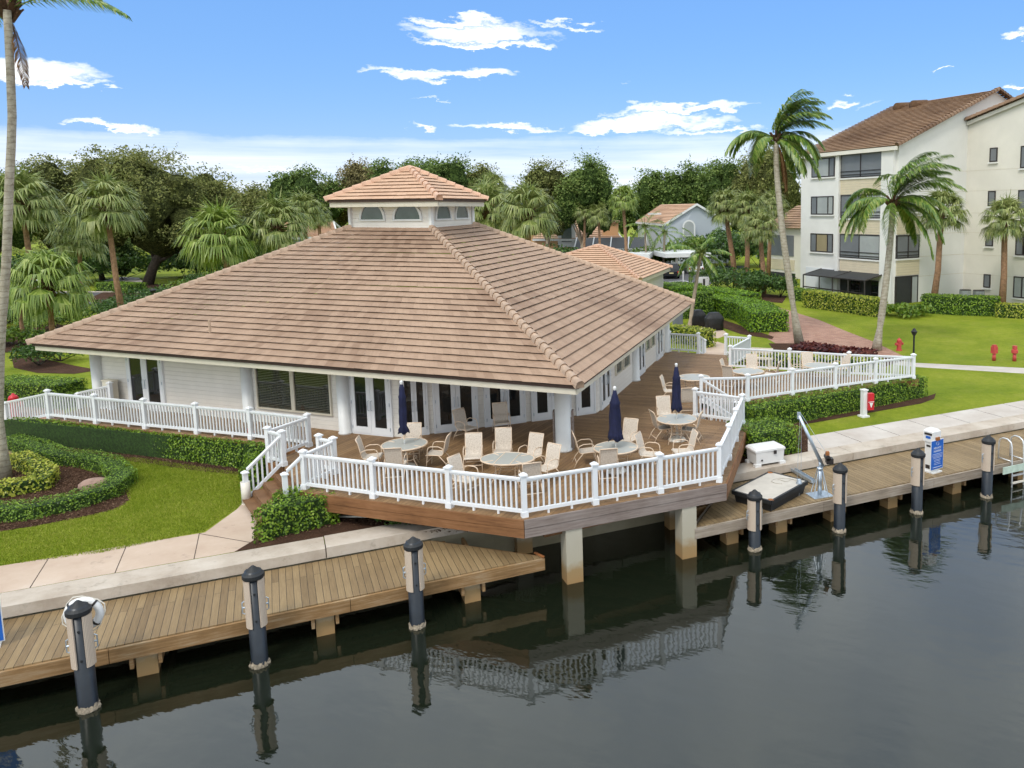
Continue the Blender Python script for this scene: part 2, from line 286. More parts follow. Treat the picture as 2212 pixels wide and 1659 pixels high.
def thing(name,label,cat,loc=(0,0,0),rz=0,group=None):
    o=bpy.data.objects.new(name,None); COL.objects.link(o); o.empty_display_size=.1
    o.location=loc; o.rotation_euler=(0,0,rz); LOC[o]=Vector(loc); return tag(o,label,cat,group)
def struct(o): o['kind']='structure'; return o
def copy_tree(o,parent=None,kids=None):
    kids=kids if kids is not None else {}
    c=o.copy(); COL.objects.link(c)
    if parent is not None: c.parent=parent
    for ch in list(o.children): copy_tree(ch,c)
    return c
def dup(o,loc,rz=0,label=None,group=None,sc=None):
    c=copy_tree(o); c.location=loc; c.rotation_euler=(0,0,rz); LOC[c]=Vector(loc)
    if label: c['label']=label
    if group: c['group']=group
    if sc: c.scale=sc if isinstance(sc,tuple) else (sc,)*3
    return c
def inst(name,me,parent,loc,rz=0):      # a part that shares its mesh with its like; loc in world
    o=obj(name,me,None,parent); o.location=Vector(loc)-LOC.get(parent,Vector((0,0,0))); o.rotation_euler=(0,0,rz); return o
def quads(name,V,mat,parent=None,uniform=None):
    # V: (n,4,3) loose leaf quads
    V=np.asarray(V,dtype=np.float32); n=len(V); me=bpy.data.meshes.new(name)
    off=np.array(LOC.get(parent,Vector((0,0,0))),dtype=np.float32) if parent is not None else 0
    me.vertices.add(n*4); me.vertices.foreach_set('co',(V.reshape(-1,3)-off).ravel())
    me.loops.add(n*4); me.loops.foreach_set('vertex_index',np.arange(n*4,dtype=np.int32))
    me.polygons.add(n); me.polygons.foreach_set('loop_start',np.arange(0,n*4,4,dtype=np.int32))
    me.update(calc_edges=True); me.materials.append(M[mat] if isinstance(mat,str) else mat)
    return obj(name,me,None,parent)
def unit(n): v=npr.normal(size=(n,3)); return v/np.linalg.norm(v,axis=1,keepdims=True)
def leaves(C,size,nrm=None,spread=1.,asp=.55,jit=.35):
    # one leaf quad per centre; nrm biases the way it faces
    C=np.asarray(C); n=len(C); a=unit(n)*spread
    if nrm is not None: a=a+nrm
    a/=np.linalg.norm(a,axis=1,keepdims=True); t=np.cross(a,unit(n)); t/=np.linalg.norm(t,axis=1,keepdims=True); b=np.cross(a,t)
    s=(size*(1+jit*npr.uniform(-1,1,n)))[:,None]/2; t=t*s; b=b*s*asp
    k=a*s*.25
    return np.stack([C-t-k,C+b*1.0-t*.1,C+t-k,C-b*1.0-t*.1],1)
# ------------------------------------------------------------------ plants
def hedge(name,label,poly,z0,h,mat='hedge',leaf=.08,dens=340,core=(.03,.07,.006),cat='hedge',rounder=.02,group=None,topden=1.0):
    """clipped hedge over a plan polygon: a shell of leaves round a leafy core"""
    base=Vector((sum(p[0] for p in poly)/len(poly),sum(p[1] for p in poly)/len(poly),z0))
    t=thing(name,label,cat,base,0,group); P=[Vector((p[0],p[1],0)) for p in poly]; n=len(P)
    area=sum(P[i].x*P[(i+1)%n].y-P[(i+1)%n].x*P[i].y for i in range(n))
    if area<0: P=P[::-1]
    ins=[]
    for i in range(n):
        a,b,c=P[i-1],P[i],P[(i+1)%n]; d1=(b-a).normalized(); d2=(c-b).normalized(); nn=(Vector((d1.y,-d1.x,0))+Vector((d2.y,-d2.x,0))); nn=nn.normalized() if nn.length>1e-4 else Vector((d1.y,-d1.x,0)); ins.append(b-nn*(.12/max(.35,nn.dot(Vector((d1.y,-d1.x,0))))))
    mb=MB(); mb.prism([(p.x,p.y) for p in ins],z0,z0+h-.1); key='core_'+mat
    if key not in M: M[key]=plain(key,core,.95,.6,12,bump=.05)
    mb.build('dark_core',key,t)  # solid core, coloured dark for the shade deep between the leaves
    Cs=[];Ns=[]
    for i in range(n):
        a,b=P[i],P[(i+1)%n]; L=(b-a).length; k=int(L*h*dens); d=(b-a).normalized(); nn=np.array((d.y,-d.x,.15))
        u=npr.uniform(0,1,k); zz=npr.uniform(.0,1,k); w=np.sin(u*L*5+zz*3)*.008+npr.normal(0,.012,k)-rounder*(zz**6)
        pts=np.array(a)[None]+np.outer(u*L,np.array(d))+np.outer(w,nn); pts[:,2]=z0+zz*h*1.0; Cs.append(pts); Ns.append(np.repeat(nn[None],k,0))
    # top: sample the polygon
    xs=[p.x for p in P]; ys=[p.y for p in P]; k=int((max(xs)-min(xs))*(max(ys)-min(ys))*dens*topden); q=npr.uniform(0,1,(k,2))*[max(xs)-min(xs),max(ys)-min(ys)]+[min(xs),min(ys)]
    ok=np.zeros(k,bool); j=n-1
    for i in range(n):
        xi,yi,xj,yj=P[i].x,P[i].y,P[j].x,P[j].y
        c=((yi>q[:,1])!=(yj>q[:,1]))&(q[:,0]<(xj-xi)*(q[:,1]-yi)/((yj-yi) or 1e-9)+xi); ok^=c; j=i
    q=q[ok]; pts=np.c_[q,z0+h+npr.normal(0,.013,len(q))+.015*np.sin(q[:,0]*4)*np.cos(q[:,1]*5)]; Cs.append(pts); Ns.append(np.repeat(np.array([[0,0,1.]]),len(q),0))
    C=np.concatenate(Cs); N=np.concatenate(Ns); quads('foliage',leaves(C,leaf,N*1.1,.62,.6),mat,t); return t
def path_hedge(name,label,pts,width,z0,h,**k):
    P=[Vector((p[0],p[1],0)) for p in pts]; L=[];Rr=[]
    for i,p in enumerate(P):
        d=(P[min(i+1,len(P)-1)]-P[max(i-1,0)]).normalized(); n=Vector((-d.y,d.x,0))*width/2; L.append(p+n); Rr.append(p-n)
    return hedge(name,label,[(q.x,q.y) for q in L+Rr[::-1]],z0,h,**k)
def blobpts(n,blobs,shell=.55):
    """points spread through a union of ellipsoids (cx,cy,cz,rx,ry,rz), denser to the outside"""
    vol=np.array([b[3]*b[4]*b[5] for b in blobs])**.7; pick=npr.choice(len(blobs),n,p=vol/vol.sum()); B=np.array(blobs)[pick]
    d=unit(n); r=(shell+(1-shell)*npr.uniform(0,1,n)**.7); d[:,2]=np.where(d[:,2]<-.45,-d[:,2],d[:,2])
    return B[:,:3]+d*B[:,3:]*r[:,None],d
def clumped(blobs,nclump,per,csize,leaf,shell=.6,gap=0.):
    C,d=blobpts(nclump,blobs,shell)
    if gap:
        k=np.sin(C[:,0]*gap)+np.sin(C[:,1]*gap*1.3+1)+np.sin(C[:,2]*gap*1.7+2); C=C[k>-1.0]; d=d[k>-1.0]
    n=len(C); P=np.repeat(C,per,0)+npr.normal(0,1,(n*per,3))*[csize,csize,csize*.55]; D=np.repeat(d,per,0)+[0,0,.5]
    return leaves(P,leaf,D*.7,1.,.6)
def tree(label,base,blobs,trunk,limbs=(),mat='oak',nclump=900,per=10,csize=.45,leaf=.34,bark='bark',name='oak_tree',group='trees behind the clubhouse',shell=.6,gap=.9,sprigs=0):
    t=thing(name,label,'tree',base,0,group); mb=MB()
    mb.tube(*trunk,n=9)
    for l in limbs: mb.tube(*l,n=6)
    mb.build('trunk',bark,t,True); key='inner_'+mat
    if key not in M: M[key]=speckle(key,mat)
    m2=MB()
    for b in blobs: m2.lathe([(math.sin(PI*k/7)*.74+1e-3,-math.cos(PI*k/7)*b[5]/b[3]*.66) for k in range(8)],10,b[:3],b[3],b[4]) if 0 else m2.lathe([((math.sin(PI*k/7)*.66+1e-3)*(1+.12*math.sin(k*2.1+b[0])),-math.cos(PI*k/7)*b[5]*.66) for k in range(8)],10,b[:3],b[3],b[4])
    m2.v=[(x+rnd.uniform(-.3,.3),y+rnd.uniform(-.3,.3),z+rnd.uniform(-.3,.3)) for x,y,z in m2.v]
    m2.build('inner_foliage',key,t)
    V=clumped(blobs,nclump,per,csize,leaf,shell,gap)
    if sprigs:       # loose twigs breaking the outline
        b=np.array(blobs); i=npr.integers(0,len(b),sprigs); d=unit(sprigs); d[:,2]=abs(d[:,2]); c=b[i,:3]+d*b[i,3:]*1.0
        L=[]
        for s in range(7): L.append(c+d*s*.22+npr.normal(0,.1,(sprigs,3)))
        V=np.concatenate([V,leaves(np.concatenate(L),leaf*.8)])
    quads('crown',V,mat,t); return t
def oak(label,px,top,Y,wpx,botpx,mat='oak',seed=0,trunkpx=None,dens=1.,leaf=None,name='oak_tree',bushy=5,group='trees behind the clubhouse',bark='bark',sprigs=40,gap=.9,lean=0.):
    """broad tree by its outline: centre column px, top row, distance Y, width in photo px, row of the crown's underside"""
    rs=random.Random(seed); k=Y/F; tp=WY(px,top,Y); bt=WY(px,botpx,Y); w=wpx*k/2; hh=(tp.z-bt.z); base=Vector((tp.x if trunkpx is None else WY(trunkpx,botpx,Y).x,Y,ZL))
    blobs=[(tp.x,Y,bt.z+hh*.5,w*.62,w*.62,hh*.5)]
    for i in range(bushy*2):
        a=2*PI*i/(bushy*2)+rs.uniform(-.3,.3); rr=w*rs.uniform(.45,.68); zz=bt.z+hh*rs.uniform(.32,.72)
        blobs.append((tp.x+math.cos(a)*rr,Y+math.sin(a)*rr,zz,w*rs.uniform(.26,.42),w*rs.uniform(.26,.42),hh*rs.uniform(.2,.34)))
    for i in range(3): blobs.append((tp.x+rs.uniform(-.4,.4)*w,Y+rs.uniform(-.3,.2)*w,bt.z+hh*rs.uniform(.66,.8),w*rs.uniform(.2,.32),w*.28,hh*rs.uniform(.16,.22)))
    tr=max(.16,w*.055); top_=Vector((tp.x,Y,bt.z+hh*.25))
    trunk=([base,base.lerp(top_,.45)+Vector((rs.uniform(-.3,.3),0,0)),top_],[tr*1.3,tr,tr*.8]); limbs=[]
    for b in blobs[1:9]: c=Vector(b[:3]); s=base.lerp(top_,rs.uniform(.5,.95)); limbs.append(([s,s.lerp(c,.55)+Vector((0,0,.3*rs.random())),c],[tr*.55,tr*.36,tr*.12]))
    vis=w*hh; lf=leaf or max(.16,Y*.003); n=int(dens*vis*19/(lf*lf)/11); return tree(label,base,blobs,trunk,limbs,mat,min(n,5200),11,lf*1.35,lf,bark,name,group,.62,gap*.8,sprigs)
def frond(L,az,el,droop,wind=(0,0,0),n=26,ll=.75,w=.055,twist=0.):
    """feather frond: rachis with hanging leaflets; returns quads (n,4,3) and rachis points"""
    d=Vector((math.cos(az)*math.cos(el),math.sin(az)*math.cos(el),math.sin(el))); p=Vector((0,0,0)); pts=[p.copy()]; wv=Vector(wind)
    for i in range(14):
        d=(d+Vector((0,0,-droop))*(i+2)/14*.24+wv*(.09+.05*i/14)).normalized(); p=p+d*(L/14); pts.append(p.copy())
    Q=[]
    for i in range(n):
        s=.14+.86*i/(n-1); k=s*14; a=min(int(k),13); q=pts[a].lerp(pts[a+1],k-a); t=(pts[a+1]-pts[a]).normalized(); sd=t.cross(Vector((0,0,1))); sd=sd.normalized() if sd.length>.05 else Vector((1,0,0))
        l=ll*math.sin(min(1,(s-.05)*2.2)*PI/2)*(1-.55*max(0,s-.6)/.4)
        for sg in (-1,1):
            dr=(sd*sg*.9+t*.75+Vector((0,0,-.35))+wv*.55+Vector((rnd.uniform(-.12,.12),rnd.uniform(-.12,.12),rnd.uniform(-.12,.1)))).normalized(); m=q+dr*l*.5; e=m+(dr+Vector((0,0,-.75))+wv*.5).normalized()*l*.5; nn=dr.cross(Vector((0,0,1))); nn=(nn.normalized() if nn.length>.05 else t)*w/2
            Q.append([q-nn*.7,m-nn,m+nn,q+nn*.7]); Q.append([m-nn,e-nn*.1,e+nn*.1,m+nn])
    for a in range(14):
        sd=(pts[a+1]-pts[a]).cross(Vector((0,0,1))); sd=(sd.normalized() if sd.length>1e-3 else Vector((1,0,0)))*(.035*(1-a/15)); up=Vector((0,0,.03*(1-a/15)))
        Q.append([pts[a]-sd,pts[a]+sd,pts[a+1]+sd,pts[a+1]-sd]); Q.append([pts[a]-up,pts[a]+up,pts[a+1]+up,pts[a+1]-up])
    return np.array([[tuple(v) for v in q] for q in Q])
def fanleaf(L,az,el,size,n=24,droop=.8,spreadA=2.3):
    """palmate leaf: a stalk and a folded fan of drooping segments"""
    d=Vector((math.cos(az)*math.cos(el),math.sin(az)*math.cos(el),math.sin(el))); sd=d.cross(Vector((0,0,1))); sd=sd.normalized() if sd.length>.05 else Vector((math.sin(az),-math.cos(az),0)); up=sd.cross(d)
    d2=(d+Vector((0,0,-.25))).normalized(); c=d*L; Q=[[tuple(v) for v in (-sd*.02,sd*.02,c+sd*.015,c-sd*.015)],[tuple(v) for v in (-up*.02,up*.02,c+up*.015,c-up*.015)]]
    for i in range(n):
        a=(i/(n-1)-.5)*2*spreadA*.5*1.25; r=size*(1-.28*abs(i/(n-1)-.5)*2)*rnd.uniform(.88,1.08); f=(d2*math.cos(a)+sd*math.sin(a)+up*(.22*math.cos(a)-.05)).normalized(); w=sd*math.cos(a)-d2*math.sin(a); w=w.normalized()*size*.034
        m=c+f*r*.5+Vector((0,0,-droop*.05)); e=m+(f*(1-.5*droop)+Vector((rnd.uniform(-.16,.16),rnd.uniform(-.16,.16),-droop*rnd.uniform(.8,1.4)))).normalized()*r*.58
        Q.append([tuple(v) for v in (c-w*.25,c+w*.25,m+w,m-w)]); Q.append([tuple(v) for v in (m-w,m+w,e+w*.08,e-w*.08)])
    return np.array(Q)
def fancrown(r,n=34,droop=.8,low=-.55,size=.56,stalk=.48,seg=24):
    V=[]
    for i in range(n):
        u=(i+.5)/n; el=R(82)*(1-u)**.8+low*u+rnd.uniform(-.12,.12); az=i*2.399+rnd.uniform(-.25,.25)
        V.append(fanleaf(r*stalk*rnd.uniform(.85,1.1),az,el,r*size*rnd.uniform(.85,1.12),seg,droop*(.55+.6*u)))
    return np.concatenate(V)
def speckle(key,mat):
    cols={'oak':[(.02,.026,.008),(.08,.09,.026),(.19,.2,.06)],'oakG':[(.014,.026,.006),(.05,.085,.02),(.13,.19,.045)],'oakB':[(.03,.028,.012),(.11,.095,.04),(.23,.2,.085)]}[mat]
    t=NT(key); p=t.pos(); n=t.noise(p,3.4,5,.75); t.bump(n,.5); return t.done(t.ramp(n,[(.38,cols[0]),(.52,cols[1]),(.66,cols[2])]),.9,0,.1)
FANS={}
def fanpalm(label,cx,cy,rpx,Y,basepx=None,mat='fan',kind=0,tr=.17,group='fan palms around the clubhouse',boot=True,low=-.75,droop=.95,name='fan_palm',bark='barkS',n=44):
    k=Y/F; c=WY(cx,cy,Y); r=rpx*k; bx=WY(basepx if basepx is not None else cx,cy,Y).x; base=Vector((bx,Y,ZL)); t=thing(name,label,'palm tree',base,0,group); mb=MB()
    hub=c-Vector((0,0,r*.12)); pts=[base,base.lerp(hub,.4)+Vector((rnd.uniform(-.12,.12),0,0)),base.lerp(hub,.75),hub]; mb.tube(pts,[tr*1.25,tr,tr*.92,tr*.95],n=9); mb.build('trunk',bark,t,True)
    if boot:
        b=MB(); V=[]
        for i in range(60):
            a=i*2.4; z=-r*.42*(i/60); p=hub+Vector((math.cos(a)*tr*1.1,math.sin(a)*tr*1.1,z)); b.beam(p,p+Vector((math.cos(a)*tr*1.1,math.sin(a)*tr*1.1,r*.16)),tr*.45,.05)
        b.build('leaf_boots','boot',t)
    quads('crown',fancrown(1.,n,droop,low)*r+np.array(hub)[None,None],mat,t); return t
def featherpalm(label,base,top,crown,tr,mat='coco',name='coconut_palm',dead=None,bark='barkP',mid=None,group=None,coconuts=0,nl=30,path=None):
    """crown: list of (length, azimuth, elevation, droop, wind, leaflet length)"""
    t=thing(name,label,'palm tree',base,0,group); b=Vector(base); tp=Vector(top); m=Vector(mid) if mid is not None else b.lerp(tp,.5); pts=[]
    for i in range(15):
        s=i/14; pts.append(b*(1-s)**2+(m*2-(b+tp)*.5)*(2*s*(1-s))+tp*s*s)
    if path is not None: pts=[Vector(path[min(int(i/14*(len(path)-1)),len(path)-2)]).lerp(Vector(path[min(int(i/14*(len(path)-1)),len(path)-2)+1]),i/14*(len(path)-1)-min(int(i/14*(len(path)-1)),len(path)-2)) for i in range(15)]
    rs=[tr*(1.55-.75*min(1,s/2))*(1 if s<14 else .9) if s<3 else tr*(1.1-.3*s/14) for s in range(15)]
    mb=MB(); mb.tube(pts,rs,n=11); mb.build('trunk',bark,t,True)
    V=[frond(L,az,el,dr,w,nl,ll,.085)+np.array(tp)[None,None] for L,az,el,dr,w,ll in crown]; quads('crown',np.concatenate(V),mat,t)
    bo=MB()
    for i in range(16):
        a=i*2.4; p=tp+Vector((math.cos(a)*tr*.8,math.sin(a)*tr*.8,-.35+.03*i)); bo.beam(p,p+Vector((math.cos(a)*.3,math.sin(a)*.3,.35)),.14,.05)
    bo.build('leaf_bases','boot' if name!='christmas_palm' else 'fan',t)
    for L,az,el,dr,w,ll in (dead or []): quads('dead_frond',frond(L,az,el,dr,w,nl,ll,.06)+np.array(tp)[None,None],'cocoD',t)
    for i in range(coconuts):
        c=MB(); a=i*1.3; c.lathe([(.001,-.13),(.08,-.09),(.11,0),(.08,.09),(.001,.13)],8,tuple(tp+Vector((math.cos(a)*.28,math.sin(a)*.28,-.25)))); c.build('coconut','shrubY',t,True)
    return t
def bush(name,label,c,r,h,mat,n=1200,leaf=.12,cat='shrub',group=None,lobes=5,seed=1,flat=1.):
    rs=random.Random(seed); t=thing(name,label,cat,(c[0],c[1],c[2]),0,group); blobs=[(c[0],c[1],c[2]+h*.45,r*.8,r*.8*flat,h*.5)]
    for i in range(lobes):
        a=rs.uniform(0,6.28); q=r*rs.uniform(.4,.75); blobs.append((c[0]+math.cos(a)*q,c[1]+math.sin(a)*q*flat,c[2]+h*rs.uniform(.3,.7),r*.4,r*.4,h*rs.uniform(.2,.36)))
    mb=MB()
    for b in blobs[:6]: mb.tube([c,(b[0],b[1],b[2])],[.04,.015],5)
    mb.build('stems','bark',t); C,d=blobpts(n,blobs,.35); C[:,2]=np.maximum(C[:,2],c[2]+.02); quads('foliage',leaves(C,leaf,d*.6+[0,0,.35],.9,.55),mat,t); return t
# ------------------------------------------------------------------ roofs
def course_face(mb,e0,e1,t0,t1,n,tw,lift=.055,rowseed=0,jit=.006):
    """tile courses between an eave edge and a top edge"""
    e0,e1,t0,t1=map(_vec,(e0,e1,t0,t1)); nrm=(e1-e0).cross((t0-e0)).normalized()
    if nrm.z<0: nrm=-nrm
    for i in range(n):
        a0,a1=e0.lerp(t0,i/n),e1.lerp(t1,i/n); b0,b1=e0.lerp(t0,(i+1)/n),e1.lerp(t1,(i+1)/n); L=(a1-a0).length; k=max(1,int(L/tw)); off=rnd.random(); up=((b0+b1)-(a0+a1)).normalized()
        for j in range(k):
            s0,s1=j/k,(j+1)/k; lf=nrm*(lift+rnd.uniform(-jit,jit)); p,q=a0.lerp(a1,s0),a0.lerp(a1,s1); u,v=b0.lerp(b1,s1),b0.lerp(b1,s0); U=j+rowseed+int(off*50); Vv=i+rowseed
            mb.face([p+lf-up*.03,q+lf-up*.03,u+nrm*.004,v+nrm*.004],[(U+.02,Vv+.02),(U+.98,Vv+.02),(U+.98,Vv+.98),(U+.02,Vv+.98)])
            mb.face([p+nrm*.002+up*.035,q+nrm*.002+up*.035,q+lf-up*.03,p+lf-up*.03],[(U+.5,Vv+.5)]*4)
    return nrm
def hipcaps(mb,p,q,n,r=.13):
    p,q=_vec(p),_vec(q); d=(q-p).normalized(); s=d.cross(Vector((0,0,1))).normalized(); u=s.cross(d); vs=[]; fs=[]
    for i in range(n):
        a,b=p.lerp(q,i/n)-d*.03,p.lerp(q,(i+1)/n); A=[];B=[]
        for k in range(6):
            t=PI*k/5; A.append(a+s*(math.cos(t)*r*1.12)+u*(math.sin(t)*r*1.05+.03-(.1 if k in (0,5) else 0))); B.append(b+s*(math.cos(t)*r*.92)+u*(math.sin(t)*r*.85+.015-(.1 if k in (0,5) else 0)))
        j=len(vs); vs+=A+B; fs+=[(j+k,j+k+1,j+7+k,j+6+k) for k in range(5)]+[(j,j+1,j+2,j+3,j+4,j+5)]
    mb.addm(vs,fs)
def edge_boards(corners,z_top,parent,inset=.1,drop=.27,t=.06,closed=True,name='fascia'):
    pass
# ------------------------------------------------------------------ ground, water, paths
def sheet(name,poly,z,mat):
    m=MB(); m.face([(p[0],p[1],z) for p in poly]); return struct(m.build(name,mat))
def px(poly,z=ZL): return [W(x,y,z) for x,y in poly]
g=[sea(-900,.4,0),sea(900,.4,0),sea(900,1800,0),sea(-900,1800,0)]
sheet('lawn',g,ZL,'grass')
m=MB(); m.face([(-900,-500,ZW),(900,-500,ZW),(900,900,ZW),(-900,900,ZW)]); struct(m.build('water','water'))
sheet('walkway',[sea(-60,.8,0),W(508,1192,ZL),W(548,1168,ZL),W(556,1110,ZL),W(562,1072,ZL),W(540,1070,ZL),W(512,1100,ZL),sea(-11.8,2.7,0),sea(-60,2.7,0)],ZL+.004,'walkL')
sheet('walkway_east',[sea(4.4,.8,0),sea(70,.8,0),sea(70,2.45,0),sea(5.6,2.45,0)],ZL+.004,'walkR')
m=MB()
for a in [-13.55-1.62*i for i in range(20)]+[-11.93]: m.beam(sea(a,.82,ZL+.006),sea(a,2.7,ZL+.006),.018,.004)
for i in range(30): m.beam(sea(6.9+1.75*i,.82,ZL+.006),sea(6.9+1.75*i,2.45,ZL+.006),.014,.004)
m.beam(sea(-11.93,2.68,ZL+.006),sea(-10.6,1.3,ZL+.006),.02,.004); m.beam(sea(-60,.83,ZL+.006),sea(-10.3,.83,ZL+.006),.02,.004); m.beam(sea(4.4,.83,ZL+.006),sea(70,.83,ZL+.006),.02,.004)
struct(m.build('walkway_joints','seam'))
sheet('brick_path',px([(1480,619),(1528,621),(1601,637.5),(1675,661.5),(1769,691),(1824,714),(1889,739),(1955,771),(1900,800),(1760,782),(1691,751),(1656,730.5),(1668,708),(1645,690),(1600,668),(1545,648),(1490,637)]),ZL+.004,'paver')
sheet('garden_path',px([(1512,772),(1572,775),(1569,744),(1539,735),(1525,748)]),ZL+.006,'walkL')
sheet('grill_pad',px([(1468,706),(1500,699),(1556,710),(1575,722),(1551,731),(1490,720)]),ZL+.005,'walkL')
sheet('footpath',px([(1940,779),(1979,784),(2212,795),(2500,812),(2500,826),(2212,807),(1979,793),(1930,788)]),ZL+.004,'walkR')
sheet('parking_lot',[W(1385,640,ZL),W(1492,622,ZL),W(1535,614,ZL),W(1556,600,ZL),(14,112,0),(-30,122,0),(-34,96,0)],ZL+.003,'asphalt')
m=MB()
for a,b in (((1418,612),(1475,606)),((1475,606),(1520,615)),((1418,618),(1455,613))): m.beam(W(*a,ZL+.008),W(*b,ZL+.008),.14,.004)
struct(m.build('parking_lines','line'))
sheet('road',px([(-400,628),(60,630),(300,632),(470,627),(470,640),(285,654),(100,668),(-400,676)]),ZL+.004,'asphalt')
m=MB(); 
for a,b in (((-400,627),(60,629)),((60,629),(300,631)),((300,631),(470,626))): m.beam(W(*a,ZL+.06),W(*b,ZL+.06),.16,.12)
struct(m.build('kerb','concrete'))
sheet('driveway',px([(225,606),(262,598),(300,600),(330,626),(250,628)]),ZL+.004,'walkR')
sheet('brick_walk_west',px([(-160,862),(20,863),(120,868),(150,905),(60,930),(20,990),(-160,960)]),ZL+.004,'paver')
# planting beds: one sheet of bark each
for i,pl in enumerate(([(15,950),(300,975),(545,1008),(553,1030),(430,1018),(200,985),(20,972)],[(-60,1000),(60,985),(150,1005),(230,1030),(270,1058),(278,1080),(250,1098),(170,1119),(60,1139),(-60,1156)],[(556,1110),(562,1062),(640,1040),(900,1060),(1200,1120),(1050,1150),(900,1152),(740,1133),(560,1177),(548,1168)],
   [(1590,935),(1700,918),(2004,856),(2022,850),(2018,862),(1990,872),(1745,916),(1640,940)],[(1560,990),(1600,920),(1640,910),(1745,925),(1745,985),(1700,992),(1610,1010),(1570,1040)],[(1660,742),(1740,742),(1890,766),(1960,776),(1890,800),(1700,795)],[(1510,690),(1560,690),(1672,728),(1668,733),(1600,722),(1555,706)],
   [(25,772),(60,768),(160,790),(215,800),(160,808),(80,806),(30,795)],[(120,700),(-80,716),(-80,760),(20,762),(160,742),(230,716)],[(1530,642),(1690,655),(1700,640),(1530,622)],[(300,670),(420,640),(560,610),(260,615),(180,650)])):
    sheet('mulch_bed',px(pl) if i!=2 else [W(556,1110,ZL),W(562,1062,ZL),W(640,1040,ZL),W(900,1060,ZL),sea(-2,3.5,ZL),sea(-2,.8,ZL),W(506,1193,ZL),W(549,1167,ZL)],ZL+.009+.0007*i,'mulch')
# ------------------------------------------------------------------ seawall
t=thing('seawall','long concrete seawall with a broad stained cap along the canal','wall',sea(0,0,ZC))
def seabox(m,a0,a1,b0,b1,z0,z1): m.hexa([sea(a0,b0,z0),sea(a1,b0,z0),sea(a1,b1,z0),sea(a0,b1,z0)],[sea(a0,b0,z1),sea(a1,b0,z1),sea(a1,b1,z1),sea(a0,b1,z1)])
m=MB(); seabox(m,-60,70,.1,.5,-5,ZC-.24); m.build('wall','wallG',t)
cuts=[-60,-36,-26,-18,-9.0,-1,7.5,16,25,40,70]
for a0,a1 in zip(cuts,cuts[1:]):
    m=MB(); z=ZC+(.02 if a0==-9.0 else 0); seabox(m,a0+.012,a1-.012,0,.82,ZC-.25,z); m.build('cap','concrete',t)
# ------------------------------------------------------------------ docks
def dock(label,poly,edges,piles,mat,emat,a0):
    t=thing('dock',label,'dock',sea(a0,-1.2,ZD)); pl=[sea(a,b,0) for a,b in poly]
    m=MB(); m.prism([(p.x,p.y) for p in pl],ZD-.05,ZD); m.build('decking',mat,t)
    for (a1,b1),(a2,b2) in edges:
        n=max(1,int(math.hypot(a2-a1,b2-b1)/4.2)); 
        for i in range(n):
            p=sea(a1+(a2-a1)*i/n,b1+(b2-b1)*i/n,ZD-.17); q=sea(a1+(a2-a1)*(i+1)/n,b1+(b2-b1)*(i+1)/n,ZD-.17); d=(q-p).normalized()*.006; m=MB(); m.beam(p+d,q-d,.07,.29); m.build('edge_board',emat,t)
    for a in piles:
        m=MB(); seabox(m,a-.19,a+.19,-2.25,-1.87,-5,ZD-.05); m.build('pile','pile',t)
        for s in (-.25,.25): m=MB(); seabox(m,a+s-.035,a+s+.035,-2.36,-.1,ZD-.56,ZD-.06); m.build('bearer','fasciaD',t)
    m=MB()
    for b in (-.5,-1.15,-1.8): seabox(m,poly[0][0]+.3,min(poly[1][0],poly[2][0])-.2,b-.03,b+.03,ZD-.3,ZD-.052)
    m.build('joists','fasciaD',t); return t
dl=dock('tan plank dock with a pointed end on the left of the deck',[(-45,-2.35),(-4.15,-2.35),(-6.5,-.03),(-45,-.03)],[((-45,-2.39),(-4.12,-2.39)),((-4.13,-2.3),(-6.48,.0))],[-26,-22.6,-19.2,-15.9,-12.6,-9.2,-5.9],'dock','fasciaD',-12)
dr=dock('weathered plank dock along the right part of the seawall',[(.1,-2.45),(60,-2.45),(60,-.03),(2.55,-.03)],[((.05,-2.49),(60,-2.49)),((.03,-2.4),(2.5,.0))],[1.4,3.05,5.0,7.2,9.9,12.9,16.2,19.6,23],'dockR','fasciaE',14)
